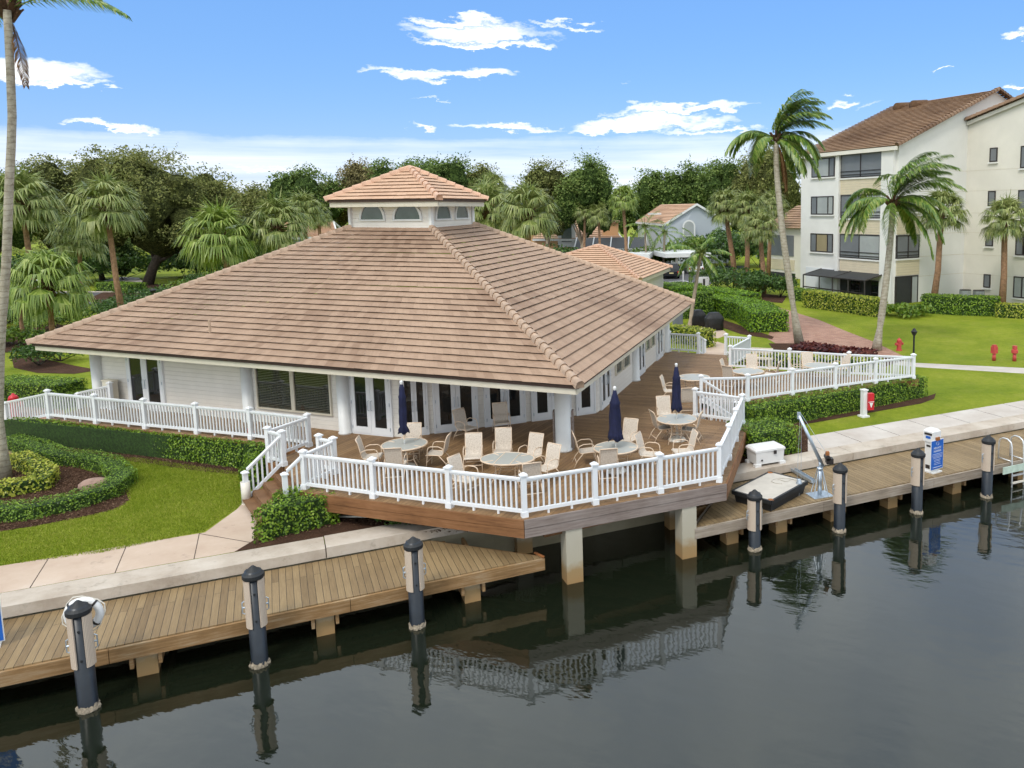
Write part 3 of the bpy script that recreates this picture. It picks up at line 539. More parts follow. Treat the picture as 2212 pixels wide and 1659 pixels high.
# ------------------------------------------------------------------ mooring piles
def piling(label,base,top,idx,tan0,num=None):
    b=Vector(base); t=thing('mooring_pile',label,'piling',(b.x,b.y,ZW),0,'black capped mooring piles along the docks')
    m=MB(); m.lathe([(.165,-5-ZW+ZW),(.165,top-.1)],20,(b.x,b.y,0)); m.build('sleeve','blackP',t,True)
    m=MB(); m.lathe([(.2,top-.26),(.215,top-.24),(.215,top-.17),(.19,top-.15),(.03,top),(.001,top)],20,(b.x,b.y,0)); m.build('cap','black',t)
    s0=math.atan2(-SN.y,-SN.x)
    for sg in (-1,1):
        m=MB(); vs=[]; n=9; zz=(tan0,top-.27)
        for r in (.17,.2):
            for z in zz:
                for k in range(n): a=s0+sg*(R(24)+R(112)*k/(n-1)); vs.append((b.x+r*math.cos(a),b.y+r*math.sin(a),z))
        fs=[]
        for k in range(n-1): fs+=[(2*n+k,2*n+k+1,3*n+k+1,3*n+k),(n+k,3*n+k,3*n+k+1,n+k+1),(k,k+1,2*n+k+1,2*n+k)]
        fs+=[(0,2*n,3*n,n),(n-1,2*n-1,4*n-1,3*n-1)]; m.addm(vs,fs); o=m.build('fender','fender',t)
    for sg in (-1,1):
        an=s0+sg*R(92); z=tan0+.42; n_=Vector((math.cos(an),math.sin(an),0)); q=Vector((b.x,b.y,z))+n_*.2; m=MB(); m.tube([q+Vector((0,0,-.14)),q+n_*.045+Vector((0,0,-.11)),q+n_*.045+Vector((0,0,.11)),q+Vector((0,0,.14))],.014,6); m.tube([q-n_*.01,q+n_*.045],.022,6); m.build('cleat','metal',t)
    m=MB(); 
    m.lathe([(.168,-.1),(.19,-.02),(.195,.02),(.178,.06),(.168,.09)],28,(b.x,b.y,ZW)); m.v=[(x+rnd.uniform(-.02,.02),y+rnd.uniform(-.02,.02),z+rnd.uniform(-.03,.05)) for x,y,z in m.v]
    m.build('barnacle_ring','barnacle',t)
    for z in (top-.55,tan0+.15):
        m=MB(); p=b+Vector((math.cos(s0)*.165,math.sin(s0)*.165,0)); m.beam((p.x,p.y,z),(p.x-SN.x*.02,p.y-SN.y*.02,z),.035,.035); m.build('bolt','black',t)
    return t
pz=-1.9
PL=[('mooring pile with a white life ring hung behind it',(192,1530),.285,-1.0),('mooring pile third from the tip of the left dock, nothing hung on it',(562,1435),.27,-1.02),('mooring pile nearest the pointed end of the left dock',(902,1352),.22,-1.0),
    ('mooring pile in front of the floating platform',(1630,1187),-.19,-1.3),('mooring pile just right of the davit crane',(1813,1147),.138,-1.02),('mooring pile beside the white power pedestal',(1980,1107),.13,-1.0),('mooring pile left of the swim ladder',(2131,1073),.136,-1.0)]
PL[1]=('mooring pile standing between the life ring pile and the dock tip pile',)+PL[1][1:]
PILES=[piling('black capped '+l,W(*p,pz),tp,i,t0) for i,(l,p,tp,t0) in enumerate(PL)]
# ------------------------------------------------------------------ deck
P0=lambda x,y: W(x,y,0)
A_,B_,C_,D_=Vector((-22.46,29.14,0)),Vector((-20.14,28.3,0)),Vector((-13.37,25.97,0)),Vector((-11.04,25.02,0))
L3,L4=Vector((-17.85,27.49,0)),Vector((-15.6,26.73,0))
X1,X2=Vector((-11.6,23.5,0)),Vector((-10.98,23.08,0)); Y1,Y2,Y3=Vector((-9.68,22.6,0)),Vector((-9.14,22.28,0)),Vector((-9.48,21.06,0))
FF,GG,HH=P0(*( (1000+320/6.144)/1.302,(1240+985/6.144)/1.302)),P0((1000+1630/6.144)/1.302,(1240+1150/6.144)/1.302),P0((1360+710/6.144)/1.302,(1240+1310/6.144)/1.302)
I_,J_,K_=P0((1360+1930/6.144)/1.302,(1240+1095/6.144)/1.302),P0((1760+592/6.144)/1.302,(1200+1145/6.144)/1.302),P0((1760+1618/6.144)/1.302,(1200+955/6.144)/1.302)
K1,K2,U2,U1=Vector((2.3,23.05,0)),Vector((2.71,24.93,0)),Vector((3.14,26.84,0)),Vector((1.58,27.84,0)); T_=Vector((1.93,30.03,0))
M_,N_,O_,Pp,Q_=Vector((3.72,30.08,0)),Vector((5.61,31.05,0)),Vector((7.54,32,0)),Vector((9.44,32.9,0)),Vector((11.29,33.71,0)); S_,R__,L_=Vector((8.72,34.48,0)),Vector((6.29,35.52,0)),Vector((3.71,36.5,0))
L2,L2b,BM,BL=Vector((3.84,39.94,0)),Vector((4.95,39.3,0)),Vector((2.47,40.41,0)),Vector((1.,41.12,0))
def outset(pts,d):
    """push a clockwise/counter-clockwise chain outwards (to its right)"""
    o=[]
    for i,p in enumerate(pts):
        a=pts[max(i-1,0)]; c=pts[min(i+1,len(pts)-1)]; d1=(p-a).normalized() if i else (c-p).normalized(); d2=(c-p).normalized() if i<len(pts)-1 else d1
        n=(Vector((d1.y,-d1.x,0))+Vector((d2.y,-d2.x,0))); n=n/max(.3,n.length); o.append(p+n*d/max(.5,n.dot(Vector((d1.y,-d1.x,0)))))
    return o
front=[A_,B_,L3,L4,C_,D_]
e1=outset([A_,D_],.16); e2=outset([D_,X1,X2],.0)
e3=outset([Y3,FF,HH,K_,U2],.17); e5=outset([U2,U1],.1); e4=outset([T_,M_,Q_,L_],.1)
chain=e1+[X1,X2]+e3+[U1,T_]+e4[1:]+[L2,BM,BL+Vector((0,.4,0))]
seam0,seam1=Vector((-2.9,25.2,0)),outset([HH,K_],.17)[0].lerp(outset([HH,K_],.17)[1],.34)
wall_back=[Vector((-1.2,41.5,0)),Vector((-2.3,29.5,0)),Vector((-3.2,28.6,0))]; wl=[Vector((-8.4,26.3,0)),Vector((-10.3,27.0,0)),Vector((-22.2,31.8,0))]
hi=len(e1)+2+2
polyA=chain[:hi+1]+[seam1,Vector((-3.0,28.6,0))]+wl
polyB=[seam1]+chain[hi+1:]+wall_back+[Vector((-3.0,28.6,0))]
dk=thing('deck','raised brown timber deck wrapped round the clubhouse and out over the canal','deck',(-3,21,0))
for nm,pl,mt in (('floor',polyA,'deckA'),('floor',polyB,'deckB')):
    m=MB(); m.prism([(p.x,p.y) for p in pl],-.05,0.); m.build(nm,mt,dk)
def rim(pts,mt,h=.46,z=-.004):
    for a,b in zip(pts,pts[1:]):
        d=(b-a).normalized(); n=Vector((d.y,-d.x,0))*.03
        for k in range(2): m=MB(); m.beam(a+n*(1-k*.35)+Vector((0,0,z-h*.25-k*h*.5-.006*k)),b+n*(1-k*.35)+d*.02+Vector((0,0,z-h*.25-k*h*.5-.006*k)),.05,h*.49); m.build('fascia_board',mt,dk)
rim(e1,'fasciaL'); rim([e3[0],e3[1],e3[2]],'fasciaL'); rim([e3[2],e3[3]],'fasciaR'); rim([e3[3],e3[4]],'fasciaL'); rim(e4[1:3],'fasciaL',.3); rim(e4[2:4],'fasciaL',.3); rim([e1[1],X1,X2],'fasciaL',.46,-.01)
for x,y,s in ((1237,1252,.43),(1482,1199,.43),(1130,1190,.43),(1305,1143,.36),(1453,1138,.36),(1160,1173,.36)):
    p=W(x,y,ZW); m=MB(); m.box((p.x,p.y,-2.9),(s,s,4.9),R(24.5)); m.build('concrete_pile','pile',dk)
m=MB()
m.beam(e3[2]+Vector((.4,.5,-.56)),e3[3]+Vector((-.5,.5,-.56)),.1,.2)
m.beam(sea(-1,1.6,-.35),sea(2,1.6,-.35),.1,.3); m.build('joist_beam','fasciaL',dk)
# stairs
sd=Vector((-(Y3-X2).y*-1,0,0)); v=(Y3-X2); sdir=Vector((v.y,-v.x,0)).normalized(); wst=v.length
def stairs(name,label,a,b,dirv,n,rise,run,mat):
    t=thing(name,label,'stairs',(a+b)/2)
    for i in range(n):
        z=-rise*(i+1); p,q=a+dirv*run*(i+.5),b+dirv*run*(i+.5); m=MB(); m.beam(Vector((p.x,p.y,z-.02)),Vector((q.x,q.y,z-.02)),run+.03,.04); m.build('tread',mat,t)
        p,q=a+dirv*(run*i+.02),b+dirv*(run*i+.02); m=MB(); m.beam(Vector((p.x,p.y,z+rise/2-.02)),Vector((q.x,q.y,z+rise/2-.02)),.03,rise-.04); m.build('riser',mat,t)
    return t
ST=stairs('stairs','brown wooden steps from the deck down to the left lawn',X2.lerp(Y3,.05),X2.lerp(Y3,.95),sdir,4,.17,.3,'stair')
vr=(T_-U1); sdr=Vector((vr.y,-vr.x,0)).normalized()
stairs('stairs','wooden steps between white handrails on the right of the deck',U1.lerp(T_,.06),U1.lerp(T_,.94),sdr,4,.17,.3,'stair')
# ------------------------------------------------------------------ railings
def _post(h=1.04):
    m=MB(); m.box((0,0,h/2),(.125,.125,h)); m.box((0,0,.07),(.165,.165,.14)); m.box((0,0,h+.015),(.185,.185,.035)); z=h+.0325; m.hexa([(-.085,-.085,z),(.085,-.085,z),(.085,.085,z),(-.085,.085,z)],[(-.02,-.02,z+.05),(.02,-.02,z+.05),(.02,.02,z+.05),(-.02,.02,z+.05)]); return m
def _me(m,name,mat):
    o=m.build(name,mat); me=o.data; bpy.data.objects.remove(o); return me
PM=_me(_post(),'post','white'); PML=_me(_post(.9),'post','white')
b=MB(); b.box((0,0,.52),(.042,.042,.72)); BALM=_me(b,'baluster','white'); b=MB(); b.box((0,0,.06),(.05,.05,.12)); FOOT=_me(b,'foot_block','white')
def panel(t,a,b,za=0.,zb=0.,gap=.143,bal=True):
    a,b=Vector(a),Vector(b); d=(b-a); L=Vector((d.x,d.y,0)).length; rz=math.atan2(d.y,d.x); u=Vector((d.x,d.y,0))/L; e=.065
    p=lambda s,z: Vector((a.x,a.y,0))+u*s+Vector((0,0,z+za+(zb-za)*s/L))
    m=MB(); m.beam(p(e,.955),p(L-e,.955),.1,.045); m.beam(p(e,.915),p(L-e,.915),.055,.05); m.build('top_rail','white',t)
    m=MB(); m.beam(p(e,.14),p(L-e,.14),.065,.085); m.build('bottom_rail','white',t)
    n=max(2,round((L-.13)/gap))
    if abs(za-zb)<.01:
        for i in range(n-1): inst('baluster',BALM,t,p(e+(L-2*e)*(i+1)/n,0),rz)
        for s in ((.33,.66) if L>1.2 else ()): inst('foot_block',FOOT,t,p(L*s,0),rz)
    else:
        for i in range(n-1): inst('baluster',BALM,t,p(e+(L-2*e)*(i+1)/n,0),rz)
def railing(label,runs,group='white baluster railings round the deck'):
    """runs: list of lists of posts; a post is (Vector, 'p' | 'l' | '-')"""
    c=runs[0][0][0]; t=thing('railing',label,'railing',c,0,group)
    for run in runs:
        for (p,k) in run:
            if k!='-':
                j=run.index((p,k)); q=run[j+1][0] if j+1<len(run) else run[j-1][0]; d=q-p; inst('post',PML if k=='l' else PM,t,(p.x,p.y,p.z),math.atan2(d.y,d.x))
        for (p,_),(q,_) in zip(run,run[1:]): panel(t,p,q,p.z,q.z)
    return t
RX3=Vector((-11.75,22.3,ZL)); RY4=Y3+sdir*.5+Vector((0,0,-.4))
railing('long straight white railing above the left hedge, in front of the siding wall',[[(p,'p') for p in front]])
railing('white railing with a sloping handrail on the left side of the lawn steps',[[(D_,'-'),(X1,'p')],[(X1,'-'),(X2,'p')],[(X2,'-'),(RX3,'l')]])
railing('white railing with a sloping handrail on the right side of the lawn steps',[[(Y1,'p'),(Y2,'p')],[(Y2,'-'),(Y3,'p')],[(Y3,'-'),(RY4,'l')]])
railing('white railing on the left front edge of the deck, above the brown fascia',[[(Y3,'-'),(FF,'p'),(GG,'p'),(HH,'-')]])
railing('white railing on the canal edge of the deck, above the grey fascia',[[(HH,'p'),(I_,'p'),(J_,'p'),(K_,'-')]])
railing('white railing running back from the canal corner of the deck, seen nearly end on',[[(K_,'p'),(K1,'p'),(K2,'p'),(U2,'p'),(U1,'p')]])
railing('long white railing above the right hedge, facing the canal',[[(T_,'p'),(M_,'p'),(N_,'p'),(O_,'p'),(Pp,'p'),(Q_,'p')]])
railing('white railing at the back of the right dining corner, in front of the stone bench',[[(Q_,'-'),(S_,'p'),(R__,'p'),(L_,'p')]])
railing('short white railing beside the rear steps of the deck',[[(L_,'-'),(L2b,'p'),(L2,'p')]])
railing('short white railing between the clubhouse and the rear steps',[[(BL,'p'),(BM,'p')],[(BM,'-'),(BM+Vector((.35,.45,-.3)),'l')]])
railing('pair of sloping white handrails beside the right steps',[[(U1,'-'),(U1+sdr*1.35+Vector((0,0,ZL)),'l')],[(T_,'-'),(T_+sdr*1.35+Vector((0,0,ZL)),'l')]])
ra=Vector((-2.25,.78,0)); IR=Vector((-20.95,30.35,0))
railing('sloping white ramp railings at the far left end of the deck',[[(A_,'-'),(A_+ra+Vector((0,0,-.5)),'l')],[(IR,'p'),(IR+ra*.75+Vector((0,0,-.4)),'l')]])
m=MB(); a,b2=A_+Vector((.1,.1,0)),IR; m.hexa([A_+ra+Vector((0,0,-.9)),A_+Vector((0,0,-.9)),IR+Vector((0,0,-.9)),IR+ra+Vector((0,0,-.9))],[A_+ra+Vector((0,0,-.5)),A_+Vector((0,0,-.01)),IR+Vector((0,0,-.01)),IR+ra+Vector((0,0,-.5))]); tag(m.build('ramp','walkL'),'short concrete ramp down from the far left end of the deck','ramp')
m=MB(); m.beam(BM.lerp(L2,.1)+Vector((.2,.3,-.12)),BM.lerp(L2,.95)+Vector((.2,.3,-.12)),.6,.2); tag(m.build('step','walkL'),'pale concrete step at the rear exit of the deck','step')
# ------------------------------------------------------------------ clubhouse
CH=thing('clubhouse','low cream clubhouse with a big brown hipped tile roof and a square lantern on top','building',(-11,33,0))
ZE=2.6; ZS=2.33
EA,EB,EC=W(62,742,ZE),W(1252,835,ZE),W(1497,653,ZE); ED=EA+EC-EB
cl,cm,cr=Vector((-12.93,35.0,6.82)),Vector((-8.76,32.4,6.80)),Vector((-8.1,36.9,6.84)); cb=cl+cr-cm
m=MB(); sd_=0
for e0,e1_,t0,t1 in ((EA,EB,cl,cm),(EB,EC,cm,cr),(EC,ED,cr,cb),(ED,EA,cb,cl)):
    course_face(m,e0,e1_,t0,t1,27,.3,.054,sd_*200); sd_+=1
roof=m.build('roof','tile',CH)
for e,t in ((EA,cl),(EB,cm),(EC,cr),(ED,cb)):
    m=MB(); hipcaps(m,e+Vector((0,0,.03)),t+Vector((0,0,.03)),38,.125); m.build('hip_caps','ridge',roof,True)
cen=(EA+EC)/2
def inward(p,d): v=Vector((cen.x-p.x,cen.y-p.y,0)).normalized(); return p+v*d
c0=[inward(p,.12) for p in (EA,EB,EC,ED)]
for i in range(4):
    a,b=c0[i],c0[(i+1)%4]; m=MB(); m.beam(a+Vector((0,0,-.05)),b+Vector((0,0,-.05)),.05,.09); m.build('shadow_strip','brown',CH)
    a,b=inward(a,.1),inward(b,.1); ia,ib=inward(a,.3),inward(b,.3)
    m=MB(); z1,z0=ZE-.09,ZS; m.hexa([ia+Vector((0,0,z0-ia.z)),ib+Vector((0,0,z0-ib.z)),ib+Vector((0,0,z0-ib.z))+Vector((0,0,0)),ia+Vector((0,0,z0-ia.z))],[ia,ib,ib,ia]) if 0 else m.beam(Vector((a.x,a.y,(z0+z1)/2)),Vector((b.x,b.y,(z0+z1)/2)),.07,z1-z0); m.build('fascia','trim',CH)
s_=[inward(p,.3) for p in c0]; m=MB(); m.prism([(p.x,p.y) for p in s_],ZS+.03,ZS+.06); m.build('soffit','trim',CH)
# walls
wp=[Vector((-22.13,31.36,0)),Vector((-10.3,26.62,0)),Vector((-8.35,25.92,0)),Vector((-7.45,26.32,0)),Vector((-2.82,28.37,0)),Vector((-1.97,28.83,0)),Vector((-1.62,30.4,0)),Vector((.86,41.2,0))]
bk=[Vector((-12,47,0)),Vector((-22.,40,0))]
m=MB(); m.prism([(p.x,p.y) for p in wp+bk],-.9,ZS+.03); m.build('wall','siding',CH)
def on(a,b,x,z=0.):    # point of the wall a-b seen in column x
    lo,hi=-.5,1.5
    for _ in range(50):
        k=(lo+hi)/2; p=a.lerp(b,k)
        if Pj((p.x,p.y,z))[0]<x: lo=k
        else: hi=k
    return a.lerp(b,(lo+hi)/2)
def frame3(m,a,b,z0,z1,w,th,off):    # rectangular frame on wall line a-b
    d=(b-a).normalized(); n=Vector((d.y,-d.x,0))*off; L=(b-a).length; up=lambda p,z: Vector((p.x,p.y,z))
    for s0,s1 in ((a,a+d*w),(b-d*w,b)): c=(s0+s1)/2+n; m.box((c.x,c.y,(z0+z1)/2),((s1-s0).length,th,z1-z0),math.atan2(d.y,d.x))
    for zz in (z0+w/2,z1-w/2): c=(a+b)/2+n; m.box((c.x,c.y,zz),(L-2*w,th,w),math.atan2(d.y,d.x))
def pane(a,b,z0,z1,off,mat,parent,name='glass_pane'):
    d=(b-a).normalized(); n=Vector((d.y,-d.x,0))*off; c=(a+b)/2+n; m=MB(); m.box((c.x,c.y,(z0+z1)/2),((b-a).length,.02,z1-z0),math.atan2(d.y,d.x)); return m.build(name,mat,parent)
def door(a,b,pair=True,h=2.24):
    d=(b-a).normalized(); n=Vector((d.y,-d.x,0)); m=MB(); frame3(m,a,b,.0,h,.06,.1,.03); f=m.build('glazed_door','white',CH); L=(b-a).length; k=2 if pair else 1; ll=(L-.14)/k
    for i in range(k):
        p,q=a+d*(.065+i*(ll+.01)),a+d*(.065+i*(ll+.01)+ll); m=MB(); frame3(m,p,q,.03,h-.07,min(.15,ll*.22),.05,.055); m.box(tuple((p+q)/2+n*.055+Vector((0,0,.17))),(ll-.02,.048,.2),math.atan2(d.y,d.x)); m.build('door_leaf','white',f)
        w=min(.15,ll*.22); pane(p+d*(w-.01),q-d*(w-.01),.2,h-.2,.045,'glass',f)
        hs=(q-d*.06) if (i==0 and pair) else (p+d*.06); m=MB(); c=hs+n*.085; m.tube([c+Vector((0,0,.85)),c+n*.06+Vector((0,0,.87)),c+n*.06+Vector((0,0,1.17)),c+Vector((0,0,1.19))],.014,6); m.build('handle','metal',f)
        hg=(p+d*.012) if i==0 else (q-d*.012)
        for z in (.25,1.1,1.95): m=MB(); m.box(tuple(hg+n*.085+Vector((0,0,z))),(.025,.02,.11),math.atan2(d.y,d.x)); m.build('hinge','metal',f)
def window(a,b,z0,z1,mat='blinds',mull=0,fr='trim'):
    m=MB(); frame3(m,a,b,z0,z1,.06,.09,.03); f=m.build('window_frame',fr,CH); d=(b-a).normalized(); k=mull+1; L=(b-a).length
    for i in range(1,k): p=a.lerp(b,i/k); n=Vector((d.y,-d.x,0)); m=MB(); m.box(tuple(p+n*.03+Vector((0,0,(z0+z1)/2))),(.16 if mull==1 else .06,.09,z1-z0-.13),math.atan2(d.y,d.x)); m.build('mullion',fr,f)
    pane(a+d*.055,b-d*.055,z0+.055,z1-.055,.015,mat,f)
w0,w1=wp[0],wp[1]
door(on(w0,w1,284),on(w0,w1,362))
window(on(w0,w1,561),on(w0,w1,722),.52,2.2,'blinds',1)
door(on(wp[1],wp[2],763),on(wp[1],wp[2],852))
fa,fb=wp[3],wp[4]
door(on(fa,fb,868),on(fa,fb,927)); door(on(fa,fb,938),on(fa,fb,1034)); door(on(fa,fb,1047),on(fa,fb,1136)); door(on(fa,fb,1148),on(fa,fb,1234))
door(on(wp[4],wp[5],1244),on(wp[4],wp[5],1286),False)
door(on(wp[5],wp[6],1296),on(wp[5],wp[6],1317))
ra_,rb_=wp[6],wp[7]
def onr(x): return on(ra_,rb_,x)
window(onr(1329),onr(1342),.85,2.15,'glassG'); window(onr(1345.5),onr(1359),.85,2.15,'glassG'); door(onr(1376),onr(1391)); window(onr(1393.5),onr(1402),.85,2.15,'glassG'); window(onr(1405.5),onr(1413),.85,2.15,'glassG'); door(onr(1417),onr(1430))
def column(c,r,z0=0,z1=ZS+.05): m=MB(); m.lathe([(r*1.12,z0),(r*1.12,z0+.06),(r,z0+.08),(r,z1)],22,(c.x,c.y,0)); return m.build('column','cap',CH,True)
column(Vector((-2.75,24.2,0)),.245)
for c in (wp[0]+Vector((.12,-.12,0)),on(w0,w1,544)+Vector((-.03,-.05,0)),wp[1]+Vector((-.12,-.12,0)),wp[7]+Vector((-.05,-.2,0)),onr(1369)+Vector((.06,-.02,0))): column(c,.21)
for s in (-1,1): m=MB(); m.box((-2.75+s*.29,24.36,.62),(.05,.3,1.25)); m.build('column_board','fasciaR',CH)
m=MB(); p=Vector((-21.15,30.66,0)); m.box((p.x,p.y,.5),(.52,.25,1.15),R(-22)); m.box((p.x,p.y,1.09),(.58,.3,.05),R(-22)); m.build('utility_cabinet','trim',CH)
# lantern
ln=MB(); q=[cl,cm,cr,cb]; qc=(cl+cr)/2
zt=8.02; m=MB(); m.prism([(p.x,p.y) for p in q],6.4,zt); lan=m.build('lantern','siding',CH)
for p in q: m=MB(); v=(p-qc); v.z=0; v=v.normalized()*.03; m.box((p.x+v.x,p.y+v.y,7.25),(.14,.14,1.6),R(-30)); m.build('corner_trim','cap',lan)
for a,b,c1 in ((cl,cm,((.135,.435),(.565,.885))),(cm,cr,((.1,.43),(.56,.88)))):
    a=Vector((a.x,a.y,0)); b=Vector((b.x,b.y,0)); d=(b-a).normalized(); n=Vector((d.y,-d.x,0)); L=(b-a).length
    for s0,s1 in c1:
        c=a.lerp(b,(s0+s1)/2); r=(s1-s0)*L/2; z0=7.14; zr=min(r,.7)
        out=[(math.cos(PI*k/14),math.sin(PI*k/14)) for k in range(15)]
        P=lambda x,y,o,sc=1.: c+d*(x*r*sc)+n*o+Vector((0,0,z0+y*zr*sc))
        m=MB()
        for k in range(14):
            A,B=out[k],out[k+1]; m.hexa([P(*A,.0,1.12),P(*B,.0,1.12),P(*B,.0,.97),P(*A,.0,.97)],[P(*A,.06,1.12),P(*B,.06,1.12),P(*B,.06,.97),P(*A,.06,.97)])
        m.hexa([P(-1.12,-.07,0),P(1.12,-.07,0),P(1.12,.02,0),P(-1.12,.02,0)],[P(-1.12,-.07,.06),P(1.12,-.07,.06),P(1.12,.02,.06),P(-1.12,.02,.06)])
        f=m.build('arched_window','cap',lan); m=MB(); m.face([P(x,y,.025,.98) for x,y in out]); m.build('glass_pane','glassG',f)
k1,k2,k3=Vector((-13.87,34.65,8.0)),Vector((-8.14,31.43,7.95)),Vector((-7.42,37.15,7.95)); k4=k1+k3-k2; ap=WY(885,364,36.0)
m=MB(); sd_=5
for e0,e1_ in ((k1,k2),(k2,k3),(k3,k4),(k4,k1)): course_face(m,e0,e1_,e0.lerp(ap,.985),e1_.lerp(ap,.985),9,.3,.05,sd_*200); sd_+=1
lr=m.build('lantern_roof','tileN',CH)
for e in (k1,k2,k3,k4): m=MB(); hipcaps(m,e+Vector((0,0,.02)),ap+Vector((0,0,.03)),9,.13); m.build('hip_caps','ridgeN',lr,True)
kc=(k1+k3)/2
def inw(p,d): v=Vector((kc.x-p.x,kc.y-p.y,0)).normalized(); return p+v*d
for i in range(4):
    a,b=inw((k1,k2,k3,k4)[i],.08),inw((k1,k2,k3,k4)[(i+1)%4],.08); m=MB(); m.beam(a+Vector((0,0,-.05)),b+Vector((0,0,-.05)),.05,.1); m.build('shadow_strip','brown',lr)
    a,b=inw(a,.1),inw(b,.1); m=MB(); m.beam(a+Vector((0,0,-.2)),b+Vector((0,0,-.2)),.06,.2); m.build('fascia','trim',lr)
s_=[inw(p,.2) for p in (k1,k2,k3,k4)]; m=MB(); m.prism([(p.x,p.y) for p in s_],7.68,7.72); m.build('soffit','trim',lr)
m=MB(); p=W(453,706,3.6); m.tube([p-Vector((0,0,.2)),p+Vector((0,0,.25))],.04,8); m.build('vent_pipe','ridge',roof)
# ------------------------------------------------------------------ pump house behind with the clean tiled hip roof
b1,b2=W(1383,604,1.9),W(1450,577,1.9); dr_=(b2-b1).normalized(); lf=Vector((-dr_.y,dr_.x,0)); b3=b2+lf*13.; b4=b1+lf*13.; apx=WY(1294,530,(b1.y+b3.y)/2+1); 
ob=thing('outbuilding','small building behind the clubhouse with a fresh orange tiled hip roof','building',(b1+b3)/2)
pk1=apx-dr_*.2; m=MB(); sd_=11
for e0,e1_ in ((b4,b1),(b1,b2),(b2,b3),(b3,b4)): course_face(m,e0,e1_,e0.lerp(pk1,.98),e1_.lerp(pk1,.98),16,.35,.07,sd_*200); sd_+=1
rr=m.build('roof','tileN',ob)
for e in (b1,b2,b3,b4): m=MB(); hipcaps(m,e,pk1,20,.17); m.build('hip_caps','ridgeN',rr,True)
oc=(b1+b3)/2; q=[p.lerp(Vector((oc.x,oc.y,p.z)),.1) for p in (b1,b2,b3,b4)]; m=MB(); m.prism([(p.x,p.y) for p in q],-.9,1.75); m.build('wall','stucco',ob)
q=[p.lerp(Vector((oc.x,oc.y,p.z)),.015) for p in (b1,b2,b3,b4)]
for i in range(4): m=MB(); m.beam(q[i]+Vector((0,0,-.2)),q[(i+1)%4]+Vector((0,0,-.2)),.06,.3); m.build('fascia','trim',ob)
m=MB(); m.prism([(p.x,p.y) for p in q],1.6,1.64); m.build('soffit','trim',ob)
# ------------------------------------------------------------------ patio furniture
def make_chair(label):
    t=thing('patio_chair',label,'chair',(0,0,0),0,'beige sling patio chairs on the deck')   # faces +x
    T=lambda nm,pts,r=.0125,mt='frame': MB().tube(pts,r,6).build(nm,mt,t,True)
    m=MB(); n=7; prof=[(.27,.40),(.24,.435),(.1,.415),(-.08,.395),(-.2,.4),(-.235,.43)]
    w=.235
    def strip(nm,prof):
        m=MB(); 
        for (x0,z0),(x1,z1) in zip(prof,prof[1:]): m.hexa([(x0,-w,z0-.006),(x0,w,z0-.006),(x1,w,z1-.006),(x1,-w,z1-.006)],[(x0,-w,z0+.006),(x0,w,z0+.006),(x1,w,z1+.006),(x1,-w,z1+.006)])
        return m.build(nm,'sling',t)
    strip('seat',prof); strip('backrest',[(-.235,.43),(-.265,.52),(-.305,.7),(-.345,.86),(-.375,.95),(-.4,.985)])
    for s in (-1,1):
        y=s*.262
        T('leg',[(.26,y,.0),(.215,y,.35),(.2,y,.58),(.165,y,.645)]); T('armrest',[(.165,y,.645),(.1,y,.672),(-.12,y,.672),(-.24,y,.62),(-.285,y,.52)],.014)
        T('leg',[(-.12,y,.41),(-.3,y,.2),(-.4,y,0)])
        T('side_rail',[(.275,s*.24,.4),(.1,s*.24,.41),(-.2,s*.24,.395),(-.25,s*.24,.45),(-.345,s*.24,.86),(-.4,s*.24,.985)],.013)
    T('crossbar',[(.235,-.262,.2),(.235,.262,.2)],.013); T('crossbar',[(-.33,-.262,.14),(-.33,.262,.14)],.013); T('top_bar',[(-.4,-.24,.985),(-.4,.24,.985)],.017)
    return t
CHR=[]
def chair(px_,py_,face,label,z=.43):
    p=W(px_,py_,z); p.z=0
    if not CHR: c=make_chair(label); CHR.append(c); c.location=p; c.rotation_euler=(0,0,R(face)); LOC[c]=p
    else: c=dup(CHR[0],p,R(face),label); CHR.append(c)
    return c
z5=lambda x,y:((960+x/3.072)/1.302,(960+y/3.072)/1.302)
z6=lambda x,y:((1500+x/3.072)/1.302,(840+y/3.072)/1.302)
z5c=lambda x,y:((1900+x/6.9125)/1.302,(1000+y/6.9125)/1.302)
def make_table(label,pos,rx,ry,rz,legs=4,mt='frost',slats=False,hole=True):
    t=thing('patio_table',label,'table',pos,0,'glass topped patio tables'); x0,y0=pos[0],pos[1]; h=.72
    m=MB(); m.lathe([(.001,h-.012),(.965,h-.012),(.965,h),(.001,h)],36,(x0,y0,0),rx,ry,rz); m.build('glass_top',mt,t)
    m=MB(); m.lathe([(.96,h-.035),(1.,h-.03),(1.0,h+.006),(.955,h+.008),(.95,h-.01),(.96,h-.035)],36,(x0,y0,0),rx,ry,rz); m.build('rim','frame',t,True)
    co,si=math.cos(rz),math.sin(rz); E=lambda u,v,z: Vector((x0+u*rx*co-v*ry*si,y0+u*rx*si+v*ry*co,z))
    for k in range(legs):
        a=PI/4+2*PI*k/legs; c,s=math.cos(a),math.sin(a); m=MB(); m.tube([E(c*.82,s*.82,0),E(c*.5,s*.5,.3),E(c*.52,s*.52,.55),E(c*.78,s*.78,h-.03)],.017,6); m.build('leg','frame',t,True)
        m=MB(); m.tube([E(c*.6,s*.6,h+.006),E(c*.97,s*.97,h+.006)],.011,5); m.build('top_spoke','frame',t)
    for z,r in ((.3,.5),(.55,.52)):
        m=MB(); m.tube([E(math.cos(2*PI*k/16)*r,math.sin(2*PI*k/16)*r,z) for k in range(17)],.011,5,False); m.build('leg_ring','frame',t,True)
    if slats:
        for u in (-.3,.3): m=MB(); m.tube([E(u,-.93,h+.004),E(u,.93,h+.004)],.012,5); m.build('top_slat','frame',t)
    return t
